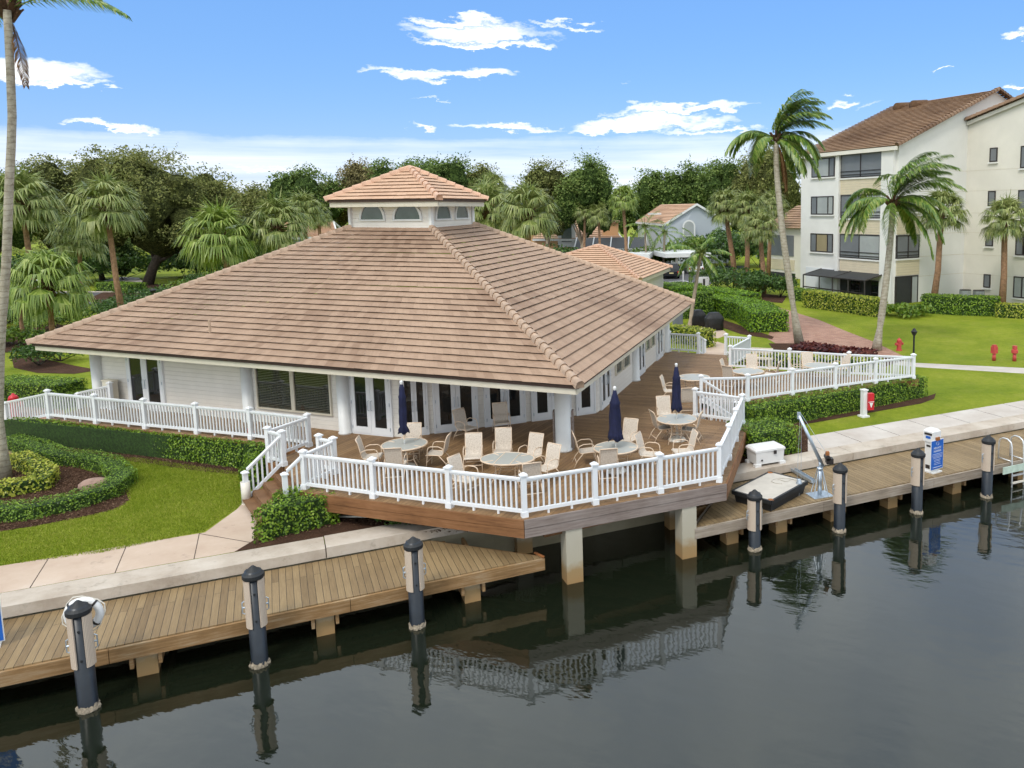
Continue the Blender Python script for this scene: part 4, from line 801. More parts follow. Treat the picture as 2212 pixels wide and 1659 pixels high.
def umbrella(label,pos,ztop,twist,wid,flare):
    t=thing('patio_umbrella',label,'umbrella',(pos[0],pos[1],0),0,'closed navy umbrellas'); x,y=pos[0],pos[1]
    m=MB(); m.tube([(x,y,.06),(x,y,ztop-.12)],.02,10); m.build('pole','cap',t,True)
    m=MB(); m.lathe([(.001,ztop),(.035,ztop-.015),(.05,ztop-.05),(.035,ztop-.09),(.04,ztop-.12),(.001,ztop-.125)],12,(x,y,0)); m.build('finial','cap',t,True)
    m=MB(); n=26; vs=[]; L=ztop-.12; prof=[(0,.045),(.1,.075),(.22,.1*wid),(.26,.125*wid),(.3,.11*wid),(.55,.135*wid),(.8,.14*wid),(.88,.115*wid if flare else .16*wid),(1.,.2*wid if flare else .185*wid)]
    for s,r in prof:
        z=L-s*1.42
        for k in range(n): a=2*PI*k/n+s*twist; rr=r*(1+.2*math.sin(a*6.5+s*2)*min(1,s*3)); vs.append((x+rr*math.cos(a),y+rr*math.sin(a),z-(.05*math.sin(a*4) if s==1. else 0)))
    q=len(prof); m.addm(vs,[(i*n+k,i*n+(k+1)%n,(i+1)*n+(k+1)%n,(i+1)*n+k) for i in range(q-1) for k in range(n)]+[tuple(range(n))[::-1],tuple((q-1)*n+k for k in range(n))]); m.build('canopy','navy',t,True)
    m=MB(); m.tube([(x,y,.86),(x,y,1.12)],.032,8); m.box((x+.03,y-.02,1.05),(.05,.05,.16)); m.build('crank_collar','frame',t)
    b=thing('umbrella_base','round off white umbrella base at the foot of the umbrella '+label.split(' with')[0].replace('closed navy umbrella ',''),'umbrella base',(x,y,0),0,'umbrella bases'); m=MB(); m.lathe([(.28,0),(.29,.03),(.27,.07),(.1,.13),(.05,.14),(.045,.3),(.001,.3)],20,(x,y,0)); m.build('weight','base',b,True); m=MB(); m.lathe([(.05,.3),(.05,.34),(.03,.34)],12,(x,y,0)); m.build('collar','frame',b)
    return t
def tpos(x,y): p=W(x,y,.72); p.z=0; return p
TA,TB,TC,TD,TE,TF,TG=tpos(873.8,958.9),tpos(1096,990),tpos(1330.3,966),tpos(1462,904.5),tpos(1498,814.5),tpos(1616,801.5),tpos(1769,789)
make_table('round glass table under the umbrella nearest the double doors on the left',TA,.66,.66,.3)
make_table('oval glass table with two slats across its top and no umbrella',TB,.76,.56,R(-8),slats=True)
make_table('round glass table under the fullest umbrella, beside the white column',TC,.64,.64,.7)
make_table('round glass table under the umbrella near the right steps',TD,.66,.66,.2)
make_table('pale round table standing behind the tallest umbrella, no umbrella of its own',TE,.66,.66,.5)
make_table('round table in the right dining corner, nearer the back railing and stone bench',TF,.66,.66,.1)
make_table('round table in the far right dining corner, half hidden by the hedge railing',TG,.66,.66,.4)
umbrella('closed navy umbrella by the left doors with a flared hem',TA,2.62,.5,.82,True)
umbrella('closed navy umbrella beside the white column with a wide loose hem',TC,2.5,1.1,1.15,False)
umbrella('closed navy umbrella near the right steps with a tight canopy',TD,2.55,.3,.95,False)
def around(T,ang,d=.85): return T+Vector((math.cos(R(ang)),math.sin(R(ang)),0))*d
def chw(p,face,label):
    x,y=Pj((p.x,p.y,.43)); return chair(x,y,face,label)
chw(around(TA,188,.92),8,'patio chair on the left of the umbrella table by the left doors')
chw(around(TA,5,.92),178,'patio chair right of the left umbrella table, back to the oval table')
chw(around(TA,95,.95),-85,'patio chair behind the umbrella table by the left doors, facing the canal')
chw(around(TA,-88,.9),95,'patio chair in front of the umbrella table by the left doors, back to the railing')
chair(*z5(1140,985),-82,'patio chair behind the oval table, first from the left in its back row')
chair(*z5(1395,935),-85,'patio chair tucked straight behind the middle of the oval table')
chair(*z5(1630,985),-115,'patio chair behind the right end of the oval table, turned towards the left')
chair(*z5(1765,1085),-125,'patio chair at the right of the oval table, just in front of the white column')
chair(*z5(1075,1180),-28,'patio chair left of the oval table by the railing, turned to the right')
chair(*z5(1630,1190),108,'patio chair in front of the oval table with its back to the corner railing post')
chair(*z5(1085,745),-35,'high backed patio chair in front of the glazed doors, left of the pair',.42)
chair(*z5(1385,695),-72,'high backed patio chair in front of the glazed doors, right of the pair',.42)
chair(*z6(460,1305),12,'patio chair left of the umbrella table beside the white column')
chair(*z6(800,1215),-115,'patio chair behind the umbrella table beside the white column')
chair(*z6(1010,1335),-20,'patio chair with its back to the column umbrella table, facing right')
chair(*z6(640,1430),100,'patio chair in front of the column umbrella table, back to the railing')
chair(*z6(1140,1000),-80,'patio chair behind the umbrella table near the right steps')
chair(*z6(1120,1105),20,'patio chair left of the umbrella table near the right steps, seen from behind')
chair(*z6(1350,1120),165,'patio chair right of the umbrella table near the right steps, seen from behind')
chair(*z6(1290,1310),-165,'patio chair near the canal railing, turned sideways beside the right umbrella table')
chair(*z6(1190,790),-12,'patio chair left of the pale table that has no umbrella')
chair(*z6(1320,880),98,'patio chair in front of the pale table that has no umbrella, half behind the umbrella')
chair(*z5c(1060,330),-20,'patio chair left of the stone bench side table, in the right dining corner')
chair(*z5c(1080,430),55,'patio chair in front of the stone bench side table, back to the hedge railing')
chair(*z5c(1500,245),-90,'patio chair behind the table nearest the stone bench, back to the rear railing')
chair(*z5c(1850,350),160,'patio chair right of the table nearest the stone bench')
z7=lambda x,y:((2160+x/3.072)/1.302,(900+y/3.072)/1.302)
chair(*z7(345,400),-95,'patio chair behind the farthest right table, back to the red foliage bed')
chair(*z7(625,410),-150,'patio chair at the right end of the farthest right table')
chair(*z7(262,440),-10,'patio chair at the left side of the farthest right table')
# traffic cone on the left walk
p=W(684,944,0) if 0 else P0((640+285/6.144)/1.302,(1120+650/6.144)/1.302); p=p+Vector((.05,.35,0)); t=thing('traffic_cone','small orange traffic cone on the deck behind the left railing','traffic cone',p); m=MB(); m.lathe([(.12,.02),(.03,.42),(.02,.43)],14,p); m.build('cone','orange',t,True); m=MB(); m.box(tuple(p+Vector((0,0,.012))),(.3,.3,.024)); m.build('foot','orange',t)
# white pipe bin by the steps
p=W(533,1088,ZL); t=thing('post','white pipe post with an open top at the foot of the lawn steps','post',p); m=MB(); m.lathe([(.125,0),(.125,.66),(.105,.66),(.105,.5),(.001,.5)],20,p); m.build('pipe','base',t,True); m=MB(); m.lathe([(.13,0),(.13,.04),(.126,.04)],20,p); m.build('collar','base',t)
# boulder
p=W(205,1056,ZL); t=MB(); t.lathe([(.3,0),(.4,.08),(.38,.2),(.27,.29),(.11,.33),(.001,.335)],14,p,1.1,.85,.4); o=t.build('boulder','stone',None,True); tag(o,'smooth pinkish boulder inside the ring of low hedges','boulder')
# ------------------------------------------------------------------ dock props
def hydrant(label,p,s,mat,rz=0,collar=True):
    t=thing('fire_hydrant',label,'fire hydrant',p,0,'red hydrants on the grounds'); c=tuple(p)
    m=MB(); m.lathe([(r*s,z*s) for r,z in ((.2,0),(.2,.05),(.14,.06),(.135,.5),(.17,.5),(.17,.55),(.14,.56))],16,c); m.build('barrel',mat,t)
    m=MB(); m.lathe([(r*s,z*s) for r,z in ((.15,.56),(.14,.64),(.1,.7),(.05,.72),(.04,.77),(.001,.77))],16,c); m.build('bonnet',mat,t,True)
    for a in (0,PI): d=Vector((math.cos(rz+a),math.sin(rz+a),0)); q=Vector(p)+Vector((0,0,.4*s)); m=MB(); m.tube([q,q+d*.2*s],.07*s,10); m.tube([q+d*.2*s,q+d*.26*s],.09*s,10); m.build('outlet',mat,t)
    return t
hydrant('bright red hydrant on the brick walk at the far left',W(33,898,ZL),1.25,'red',.1)
hydrant('faded red hydrant on the grass beside the brick path',W(1749-8,754,ZL) if 0 else W(1942,757,ZL),.95,'redF',.4)
for x,y,l in ((2147,779,'slim red pipe stub on the right lawn, the more upright one with a squared top'),(2191,780,'slim red pipe stub on the right lawn with a round capped head')):
    p=W(x,y,ZL); t=thing('standpipe',l,'standpipe',p,0,'red standpipes on the right lawn'); m=MB(); m.lathe([(.1,0),(.09,.4)],10,p); m.build('pipe','redF',t,True); m=MB()
    if 'squared' in l: m.box((p.x,p.y,p.z+.58),(.27,.24,.36),.3); m.box((p.x,p.y,p.z+.8),(.2,.18,.1),.3)
    else: m.lathe([(.1,.4),(.17,.44),(.17,.6),(.1,.64),(.13,.68),(.12,.82),(.001,.84)],12,p)
    m.build('head','redF',t)
p=W(1973,786,ZL); t=thing('path_light','black bollard light at the right corner of the deck railing','light',p); m=MB(); m.lathe([(.05,0),(.05,1.55)],10,p); m.build('post','lampBlack',t); m=MB(); m.lathe([(.06,1.5),(.13,1.62),(.17,1.72),(.1,1.78),(.07,1.86),(.001,1.9)],12,p); m.build('lamp_head','lampBlack',t)
p=W(334,668,ZL); t=thing('path_light','black bollard light among the shrubs by the left road','light',p); m=MB(); m.lathe([(.05,0),(.05,1.5)],10,p); m.build('post','lampBlack',t); m=MB(); m.lathe([(.06,1.45),(.2,1.56),(.26,1.7),(.16,1.8),(.001,1.86)],12,p); m.build('lamp_head','lampBlack',t)
# red extinguisher box on a post
p=W(1865.5,900,ZL); t=thing('extinguisher_post','white post carrying a red extinguisher cabinet in front of the right hedge','post',p); m=MB(); m.box((p.x,p.y,p.z+.53),(.19,.19,1.06),.4); m.box((p.x,p.y,p.z+1.08),(.24,.24,.05),.4); m.box((p.x,p.y,p.z+.03),(.34,.34,.06),.4); m.build('post','cap',t)
q=p+Vector((.24,-.02,.62)); c=MB(); c.box(tuple(q),(.25,.2,.66),.2); cb_=c.build('cabinet','red',t); c=MB(); c.box(tuple(q+Vector((.02,-.105,0))),(.25,.012,.02),.2); c.build('door_seam','cap',cb_); c=MB(); u=q+Vector((.02,-.108,-.12)); c.hexa([u+Vector((-.07,0,.08)),u+Vector((.07,.01,.08)),u+Vector((.01,.01,-.1)),u+Vector((-.01,0,-.1))],[u+Vector((-.07,-.01,.08)),u+Vector((.07,0,.08)),u+Vector((.01,0,-.1)),u+Vector((-.01,-.01,-.1))]); c.build('emblem','cap',cb_)
# dock box
zb=lambda x,y,z:W((2060+x/5.267)/1.302,(1180+y/5.267)/1.302,z)
f0,f1=zb(350,712,ZC),zb(770,645,ZC); d=(f1-f0).normalized(); n=Vector((-d.y,d.x,0)); bw=.62; L=(f1-f0).length; hh=.56
t=thing('dock_box','white fibreglass dock box on the seawall cap in front of the clipped hedge','dock box',(f0+f1)/2); C=(f0+f1)/2+n*bw/2; rz=math.atan2(d.y,d.x)
m=MB(); B=[f0,f1,f1+n*bw,f0+n*bw]; ce=lambda p,k,z: C+(p-C)*k+Vector((0,0,z)); m.hexa([ce(p,.94,.07) for p in B],[ce(p,.99,hh-.08) for p in B]); 
for p in B: q=C+(p-C)*.86; m.box((q.x,q.y,ZC+.045),(.22,.14,.09),rz)
m.build('body','box',t)
m=MB(); m.hexa([ce(p,1.05,hh-.09) for p in B],[ce(p,1.05,hh-.03) for p in B]); m.hexa([ce(p,1.05,hh-.029) for p in B],[ce(p,.93,hh+.03) for p in B]); m.build('lid','box',t)
m=MB(); q=(f0+f1)/2+d*.16-n*.035; m.box((q.x,q.y,ZC+hh-.13),(.09,.04,.11),rz); m.build('latch','bronze',t)
m=MB(); q=f0+d*.22-n*.002; m.box((q.x,q.y,ZC+.2),(.05,.03,.05),rz); m.build('drain','bronze',t)
# davit crane
bp=zb(1292,1120,ZD); t=thing('davit_crane','galvanised davit crane standing on the right dock','crane',bp); zt=lambda x,y: WY((2060+x/5.267)/1.302,(1180+y/5.267)/1.302,bp.y)
m=MB(); m.box((bp.x,bp.y,ZD+.01),(.66,.52,.02),R(20)); m.build('base_plate','metal',t)
m=MB(); m.tube([bp,bp+Vector((0,0,.85))],.062,12); m.tube([bp+Vector((0,0,.78)),bp+Vector((0,0,.86))],.09,12); m.build('socket','metal',t,True)
piv=zt(1300,610); m=MB(); m.tube([bp+Vector((0,0,.8)),piv],.048,12); m.build('mast','metal',t,True)
for a in (20,110,200,290): q=bp+Vector((math.cos(R(a+25))*.3,math.sin(R(a+25))*.3,.03)); m=MB(); m.tube([q,bp+Vector((math.cos(R(a+25))*.09,math.sin(R(a+25))*.09,.78))],.014,6); m.build('gusset','metal',t)
tip=zt(985,-60); m=MB(); dd=(tip-piv).normalized(); m.tube([piv-dd*.2,tip],[.058,.045],12); m.build('boom','metal',t,True)
m=MB(); m.box(tuple(tip),(.1,.06,.2)); m.build('sheave_head','metal',t)
m=MB(); m.box(tuple(piv+Vector((.26,-.05,.02))),(.2,.22,.16)); m.tube([piv+Vector((.2,-.16,.12)),piv+Vector((.2,.1,.12))],.08,10); m.build('winch','bronze',t); m=MB(); m.box(tuple(piv+Vector((.2,-.05,.22))),(.1,.12,.14)); m.build('winch_drum','rust',t)
m=MB(); m.tube([piv+Vector((.2,-.05,.2)),tip+Vector((.06,0,.05))],.006,5)
for s in (-.06,.06): m.tube([tip+Vector((.05+s*.3,0,-.05)),tip+Vector((.02+s,0,-1.95))],.006,5)
m.build('cable','metal',t); m=MB(); m.lathe([(.001,-.16),(.08,-.1),(.09,0),(.06,.1),(.001,.13)],10,tuple(tip+Vector((.02,0,-2.05)))); m.tube([tip+Vector((.02,0,-2.2)),tip+Vector((.02,0,-2.45)),tip+Vector((.1,0,-2.5))],.015,6); m.build('hook_block','metal',t)
# loose channel on the dock
a,b=zb(815,705,ZD+.06),zb(1200,935,ZD+.06); t=thing('steel_channel','loose galvanised channel lying on the dock behind the davit','channel',(a+b)/2); m=MB(); m.beam(a,b,.16,.02)
d=(b-a).normalized(); n=Vector((-d.y,d.x,0))
m.build('web','metal',t)
for s in (-.075,.075): m=MB(); m.beam(a+n*s+Vector((0,0,.04)),b+n*s+Vector((0,0,.04)),.012,.1); m.build('flange','metal',t)
# floating platform pulled up on the dock
zq=ZD+.36; q=[zb(0,1050,zq),zb(570,1205,zq),zb(1105,910,zq),zb(555,770,zq)]; t=thing('floating_platform','weathered floating platform with black rubber sides resting on the dock','platform',sum(q,Vector())/4)
ce_=sum(q,Vector())/4; m=MB(); m.hexa([ce_+(p-ce_)*.97+Vector((0,0,-.06)) for p in q],[p for p in q]); m.build('deck_panel','float',t)
m=MB(); m.hexa([ce_+(p-ce_)*.9+Vector((0,0,-.36)) for p in q],[ce_+(p-ce_)*.97+Vector((0,0,-.065)) for p in q]); m.build('float_body','black',t)
m=MB(); 
for i in range(4): m.beam(q[i]+Vector((0,0,-.05)),q[(i+1)%4]+Vector((0,0,-.05)),.07,.11)
m.build('rubber_rim','black',t)
for p in (q[1],q[3]): m=MB(); c=ce_+(p-ce_)*.93; m.lathe([(.1,.002),(.06,.006),(.001,.007)],9,(c.x,c.y,c.z)); m.build('rust_patch','rust',t)
m=MB(); 
c=ce_+Vector((.45,.35,.006)); m.tube([c+Vector((.6*math.cos(k*.3)*.6,.25*math.sin(k*.3),.004)) for k in range(16)],.012,5)
m.tube([c+Vector((.4-.07*k,.05+.1*math.sin(k),.004)) for k in range(9)],.01,5); m.build('lifting_rope','float',t)
# white power pedestal with blue sign
zp=lambda x,y,z:W((2460+x/5.267)/1.302,(1160+y/5.267)/1.302,z)
def pedestal(label,bp,rz,sgn=True):
    t=thing('power_pedestal',label,'pedestal',bp); Mx=Matrix.Translation(bp)@Matrix.Rotation(rz,4,'Z')      # front faces -y local
    bx=lambda c,d,nm,mt,par=t: (lambda mm: mm.build(nm,mt,par))(MB().box(c,d,0,Mx))
    bx((0,0,.02),(.5,.46,.04),'foot','box'); bx((0,0,.52),(.3,.3,.96),'body','box')
    m=MB(); P=lambda x,y,z: Mx@Vector((x,y,z)); m.hexa([P(-.19,-.19,1.),P(.19,-.19,1.),P(.19,.19,1.),P(-.19,.19,1.)],[P(-.19,-.19,1.34),P(.19,-.19,1.34),P(.19,.19,1.34),P(-.19,.19,1.34)]); m.hexa([P(-.19,-.19,1.341),P(.19,-.19,1.341),P(.19,.19,1.341),P(-.19,.19,1.341)],[P(-.14,-.12,1.41),P(.14,-.12,1.41),P(.14,.12,1.41),P(-.14,.12,1.41)]); h=m.build('head','box',t)
    bx((0,-.195,1.26),(.28,.02,.07),'meter_window','bronze',h); bx((0,-.195,1.15),(.18,.012,.08),'logo_plate','blue',h); bx((0,-.155,.86),(.16,.02,.06),'outlet_slot','bronze'); bx((-.02,-.155,.17),(.16,.02,.12),'vent','bronze'); bx((.21,.0,1.12),(.08,.16,.1),'socket','rust',h)
    if sgn:
        s=bx((.2,.0,.6),(.018,.62,.98),'sign_board','cap'); o=bx((.211,.0,.6),(.012,.58,.94),'sign_face','blue',s)
        Ms=Mx@Matrix.Translation((.22,0,.6))@Matrix.Rotation(PI/2,4,'Z')@Matrix.Rotation(PI/2,4,'X')
        def txt(s_,y,sz):
            c=bpy.data.curves.new('lettering','FONT'); c.body=s_; c.size=sz; c.align_x='CENTER'; c.align_y='CENTER'; c.extrude=.001; tmp=bpy.data.objects.new('lettering',c); COL.objects.link(tmp); me=bpy.data.meshes.new_from_object(tmp.evaluated_get(bpy.context.evaluated_depsgraph_get())); bpy.data.objects.remove(tmp); me.materials.clear(); me.materials.append(M['cap']); o2=bpy.data.objects.new('lettering',me); COL.objects.link(o2); o2.parent=s; LOC[o2]=LOC[t]; o2.matrix_local=Matrix.Translation(-LOC[t])@Ms@Matrix.Translation((0,y,0))
        txt('PRIVATE',.22,.1); txt('MARINA',.12,.1)
        m=MB()
        for k in range(14): a,b=2*PI*k/14,2*PI*(k+1)/14; m.beam(Ms@Vector((.06*math.cos(a),.37+.06*math.sin(a),0)),Ms@Vector((.06*math.cos(b),.37+.06*math.sin(b),0)),.012,.004)
        m.build('emblem','cap',s)
        m=MB()
        for k,(w,y) in enumerate(((.5,.03),(.5,-.015),(.46,-.06),(.44,-.1),(.32,-.16),(.32,-.2),(.3,-.26),(.34,-.31),(.44,-.4))): m.beam(Ms@Vector((-w/2,y,0)),Ms@Vector((w/2,y,0)),.018 if k<8 else .034,.003)
        m.build('small_print','cap',s)
    return t
pedestal('white power pedestal with a blue marina sign on the right dock',zp(870,880,ZD)+SN*.1,R(-57))
pedestal('power pedestal at the left border, only the edge of its blue sign showing',W(-27,1395,ZD),R(-57))
# swim ladder
t=thing('swim_ladder','aluminium swim ladder with hooped handrails on the dock edge','ladder',zp(2130,760,ZD)); a=zp(2060,760,ZD); u=SU; 
for s in (0,.55):
    o=a+u*s; q=lambda b,z: o+SN*b+Vector((0,0,z)); m=MB(); m.tube([q(.62,.0),q(.62,.55),q(.58,.68),q(.45,.76),q(.28,.76),q(.14,.68),q(.1,.55),q(.05,-.3),q(.0,-1.9)],.026,8); m.tube([q(.62,.05),q(.1,.05)],.02,6); m.build('side_rail','alu',t,True)
for z in (-.42,-.68,-.94,-1.2): m=MB(); m.beam(a+Vector((0,0,z))+SN*.04,a+u*.55+Vector((0,0,z))+SN*.04,.09,.04); m.build('rung','alu' if z>-.6 else 'base',t)
m=MB(); m.beam(a-u*.5+Vector((0,0,-.17))-SN*.01,a+u*.95+Vector((0,0,-.17))-SN*.01,.02,.24); tag(m.build('dock_sign','signG'),'pale green sign board on the dock edge behind the swim ladder','sign')
# life ring behind the left pile
p=W(192,1530,ZW); c=WY(181,1326,p.y+.3); t=thing('life_ring','white life ring with rope hanging behind the left mooring pile','life ring',c); m=MB(); vs=[];n=24;k2=8
dx=Vector((.96,.28,0)); 
for i in range(n):
    a=2*PI*i/n; o=c+dx*(math.cos(a)*.27)+Vector((0,0,math.sin(a)*.27))
    for k in range(k2): b=2*PI*k/k2; rr=.075; vs.append(o+(dx*math.cos(a)+Vector((0,0,math.sin(a))))*rr*math.cos(b)+Vector((-dx.y,dx.x,0))*rr*math.sin(b))
m.addm(vs,[(i*k2+k,i*k2+(k+1)%k2,((i+1)%n)*k2+(k+1)%k2,((i+1)%n)*k2+k) for i in range(n) for k in range(k2)]); m.build('ring','box',t,True)
m=MB(); m.tube([c+dx*(math.cos(2*PI*i/16)*(.36+.03*math.sin(i*PI/2)))+Vector((0,0,math.sin(2*PI*i/16)*(.36+.03*math.sin(i*PI/2)))) for i in range(17)],.012,5,False); m.build('grab_rope','base',t)
for i in range(4): a=PI/4+PI/2*i; m=MB(); o=c+dx*(math.cos(a)*.27)+Vector((0,0,math.sin(a)*.27)); m.tube([o-(Vector((-math.sin(a)*dx.x,-math.sin(a)*dx.y,math.cos(a))))*.02,o+(Vector((-math.sin(a)*dx.x,-math.sin(a)*dx.y,math.cos(a))))*.02],.08,10); m.build('band','bronze',t)
# pipe stake under the left fascia, tap by the dock box
a,b=W(955,1110,ZL+.03) if 0 else W((660+720/2.458)/1.302,(1300+376/2.458)/1.302,ZL+.06),W((660+1005/2.458)/1.302,(1300+377/2.458)/1.302,ZL+.06); m=MB(); m.tube([a,b],.03,8); tag(m.build('pipe','base',None,True),'pale pipe lying on the bark under the deck fascia','pipe')
p=zb(310,455,ZL); t=thing('garden_tap','galvanised tap on a short standpipe behind the dock box','tap',p); m=MB(); m.tube([p,p+Vector((0,0,.5))],.03,8); m.build('pipe','metal',t); m=MB(); m.tube([p+Vector((0,0,.4)),p+Vector((.16,-.05,.4)),p+Vector((.2,-.06,.32))],.025,6); m.build('spout','metal',t)
p=zb(195,395,ZL); m=MB(); m.box((p.x,p.y,p.z+.42),(.32,.12,.84),.3); tag(m.build('utility_box','float'),'beige utility box between the deck edge and the clipped hedge','utility box')
# stone bench, grills, litter bin, sign posts
p=W(1640,792,ZL); t=thing('bench','pale stone bench on the lawn behind the rear railing','bench',p); rz=R(-18); m=MB(); m.box((p.x,p.y,p.z+.46),(1.5,.45,.1),rz); m.build('seat','benchS',t); m=MB(); m.box((p.x,p.y+.2,p.z+.75),(1.5,.09,.42),rz); m.build('backrest','benchS',t)
for s in (-.55,.55): m=MB(); m.box((p.x+s*math.cos(rz),p.y+s*math.sin(rz),p.z+.2),(.16,.38,.41),rz); m.build('leg','benchS',t)
zg=lambda x,y:W((1800+x/6.9125)/1.302,(800+y/6.9125)/1.302,ZL)
for (x,y,l,rz,w_) in ((1450,905,'covered grill in black vinyl, the nearer one on the pad',.25,1.3),(1125,845,'covered grill in black vinyl, partly behind the leaning palm trunk',.5,1.15)):
    p=zg(x,y)+Vector((0,.35,0)); t=thing('covered_grill',l,'grill',p,0,'covered grills on the pad'); Mx=Matrix.Translation(p)@Matrix.Rotation(rz,4,'Z'); m=MB(); P=lambda a,b,z:Mx@Vector((a,b,z)); lv=[(.62,.36,.07),(.6,.35,.5),(.66,.4,.82),(.64,.38,.88),(.4,.25,1.16),(.33,.16,1.22)]; vs=[];n=20
    for i,(a,b,z) in enumerate(lv):
        for k in range(n):
            an=2*PI*k/n; ex=.55; cx=math.copysign(abs(math.cos(an))**ex,math.cos(an)); sy=math.copysign(abs(math.sin(an))**ex,math.sin(an)); wv=1+.03*math.sin(k*2.7+i); vs.append(P(a*w_/1.3*cx*wv,b*sy*wv,z+.015*math.sin(k*1.9)))
    m.addm(vs,[(i*n+k,i*n+(k+1)%n,(i+1)*n+(k+1)%n,(i+1)*n+k) for i in range(len(lv)-1) for k in range(n)]+[tuple(range(n))[::-1],tuple((len(lv)-1)*n+k for k in range(n))]); m.build('cover','cover',t,True)
    for s in (-.5,.5): m=MB(); q=P(s,-.2,.05); m.lathe([(.05,-.05),(.06,0),(.05,.03)],8,q); m.build('wheel','black',t)
p=zg(735,808)+Vector((0,.3,0)); t=thing('litter_bin','grey slatted litter bin by the corner of the clubhouse','litter bin',p); m=MB(); m.box((p.x,p.y,p.z+.5),(.66,.66,1.),.1); m.build('body','greybin',t)
for k in range(6): m=MB(); m.box((p.x-.3+.12*k,p.y-.35,p.z+.45),(.07,.03,.8),.0); m.build('slat','greybin',t)
m=MB(); m.box((p.x,p.y,p.z+1.04),(.72,.72,.08),.1); m.build('lid','greybin',t)
p=zg(1240,150)+Vector((0,0,0)); t=thing('sign_post','white square sign post with a dark vertical stripe beside the brick path','sign',p); m=MB(); m.box((p.x,p.y,p.z+.75),(1.05,.2,1.5),.1); m.build('board','cap',t); m=MB(); m.box((p.x+.02,p.y-.12,p.z+.72),(.2,.05,1.2),.1); m.build('stripe','bronze',t)
p=W(1476,616,ZL); t=thing('marker_post','thin white marker post in the low hedge by the car park','post',p); m=MB(); m.tube([p,p+Vector((0,0,1.4))],.07,6); m.build('post','cap',t); m=MB(); m.box((p.x,p.y,p.z+1.4),(.2,.06,.25)); m.build('plate','cap',t)
p=W(95,667,ZL); t=thing('street_sign','white street name post beside the left road','sign',p); m=MB(); m.tube([p,p+Vector((-.25,0,2.7))],.1,8); m.build('post','cap',t)
for z in (2.7,2.35,2.05): m=MB(); m.box((p.x-.25-z*.02,p.y,p.z+z),(.8-.2*(2.7-z),.08,.22),.2); m.build('name_board','cap',t)

a,b=W((660+2075/2.458)/1.302,(1300+625/2.458)/1.302,ZD+.02),W((660+2135/2.458)/1.302,(1300+655/2.458)/1.302,ZD+.02); m=MB(); m.beam(a,b,.06,.03); tag(m.build('board','rust'),'short loose board sticking out from the pointed dock end','board')
# ------------------------------------------------------------------ apartment block on the right
bl=lambda x,y:((2240+x/3.456)/1.302,(380+y/3.456)/1.302)
z3=lambda x,y:((1920+x/2.304)/1.302,(150+y/2.304)/1.302)
def planhit(x,y,a,d):        # where the column of a pixel crosses the plan line a + k d
    r=ray(x,y); k=(a.x*r[1]-a.y*r[0])/(d.y*r[0]-d.x*r[1]); return a+d*k
def zat(p,py):
    lo,hi=-30,60
    for _ in range(50):
        mz=(lo+hi)/2
        if Pj((p.x,p.y,mz))[1]>py: lo=mz
        else: hi=mz
    return mz
G0=W(1728.6,630,ZL); PC=W(1934,657,ZL); G0.z=PC.z=0; fd=(PC-G0).normalized(); ad=Vector((-fd.y,fd.x,0)); 
AP=thing('apartment_block','white four storey apartment block with brown tiled gable roofs','building',(G0.x,G0.y,ZL))
def flat(z,p): return Vector((p.x,p.y,z))
eL=planhit(*bl(20,165),G0,fd); eZ=zat(PC,(380+95/3.456)/1.302)+.1
eZ=(zat(G0,334)+eZ)/2
apx_=planhit(2151,197,PC,ad); aZ=zat(apx_,197); wid=(apx_-PC).length
far=PC+ad*wid*2
# main volume: gable prism along the facade
def gprism(m,a,dv,L,bv,w,z0,ze,zr):      # a corner, dv length dir, bv width dir
    q=[a,a+dv*L]; A=[flat(z0,p) for p in q]; m.addm([flat(z0,a),flat(z0,a+dv*L),flat(z0,a+dv*L+bv*w),flat(z0,a+bv*w),flat(ze,a),flat(ze,a+dv*L),flat(ze,a+dv*L+bv*w),flat(ze,a+bv*w),flat(zr,a+bv*w/2),flat(zr,a+dv*L+bv*w/2)],[(0,1,5,4),(1,2,6,9,5),(2,3,7,6),(3,0,4,8,7),(4,5,9,8),(6,7,8,9)])
Lf=(PC-G0).length
m=MB(); gprism(m,G0,fd,Lf,ad,wid*2,ZL-.2,eZ,aZ-.05); m.build('wall','stuccoW',AP)
ov=.5; e0=flat(eZ-.12,G0-fd*.35-ad*ov); e1=flat(eZ-.12,PC+fd*.3-ad*ov); r0=flat(aZ+.12,G0+fd*.15+ad*wid); r1=flat(aZ+.12,PC+fd*.3+ad*wid)
m=MB(); course_face(m,e0,e1,r0,r1,30,.4,.09,3000); b0,b1=flat(eZ-.12,G0+ad*(wid*2+ov)),flat(eZ-.12,PC+fd*.3+ad*(wid*2+ov)); course_face(m,b1,b0,r1,r0,30,.4,.09,3300); rf=m.build('roof','tileB',AP)
m=MB(); hipcaps(m,e1+Vector((0,0,.02)),r1+Vector((0,0,.02)),34,.2); m.build('rake_caps','tileB',rf,True); m=MB(); hipcaps(m,r1,b1,34,.2); m.build('rake_caps','tileB',rf,True)
m=MB(); m.beam(e0+Vector((0,0,-.2)),e1+Vector((0,0,-.2)),.12,.32); m.build('gutter','stucco',AP)
for k,(x,y) in enumerate(((1430,350),(1535,335))): 
    q=planhit(*z3(x,y),PC+ad*wid*.93,fd); zz=zat(q,z3(x,y)[1]); m=MB(); m.tube([flat(zz-.1,q)-ad*.9,flat(zz+.05,q)+ad*.9],.5,12); m.build('roof_vent','boot',rf,True)
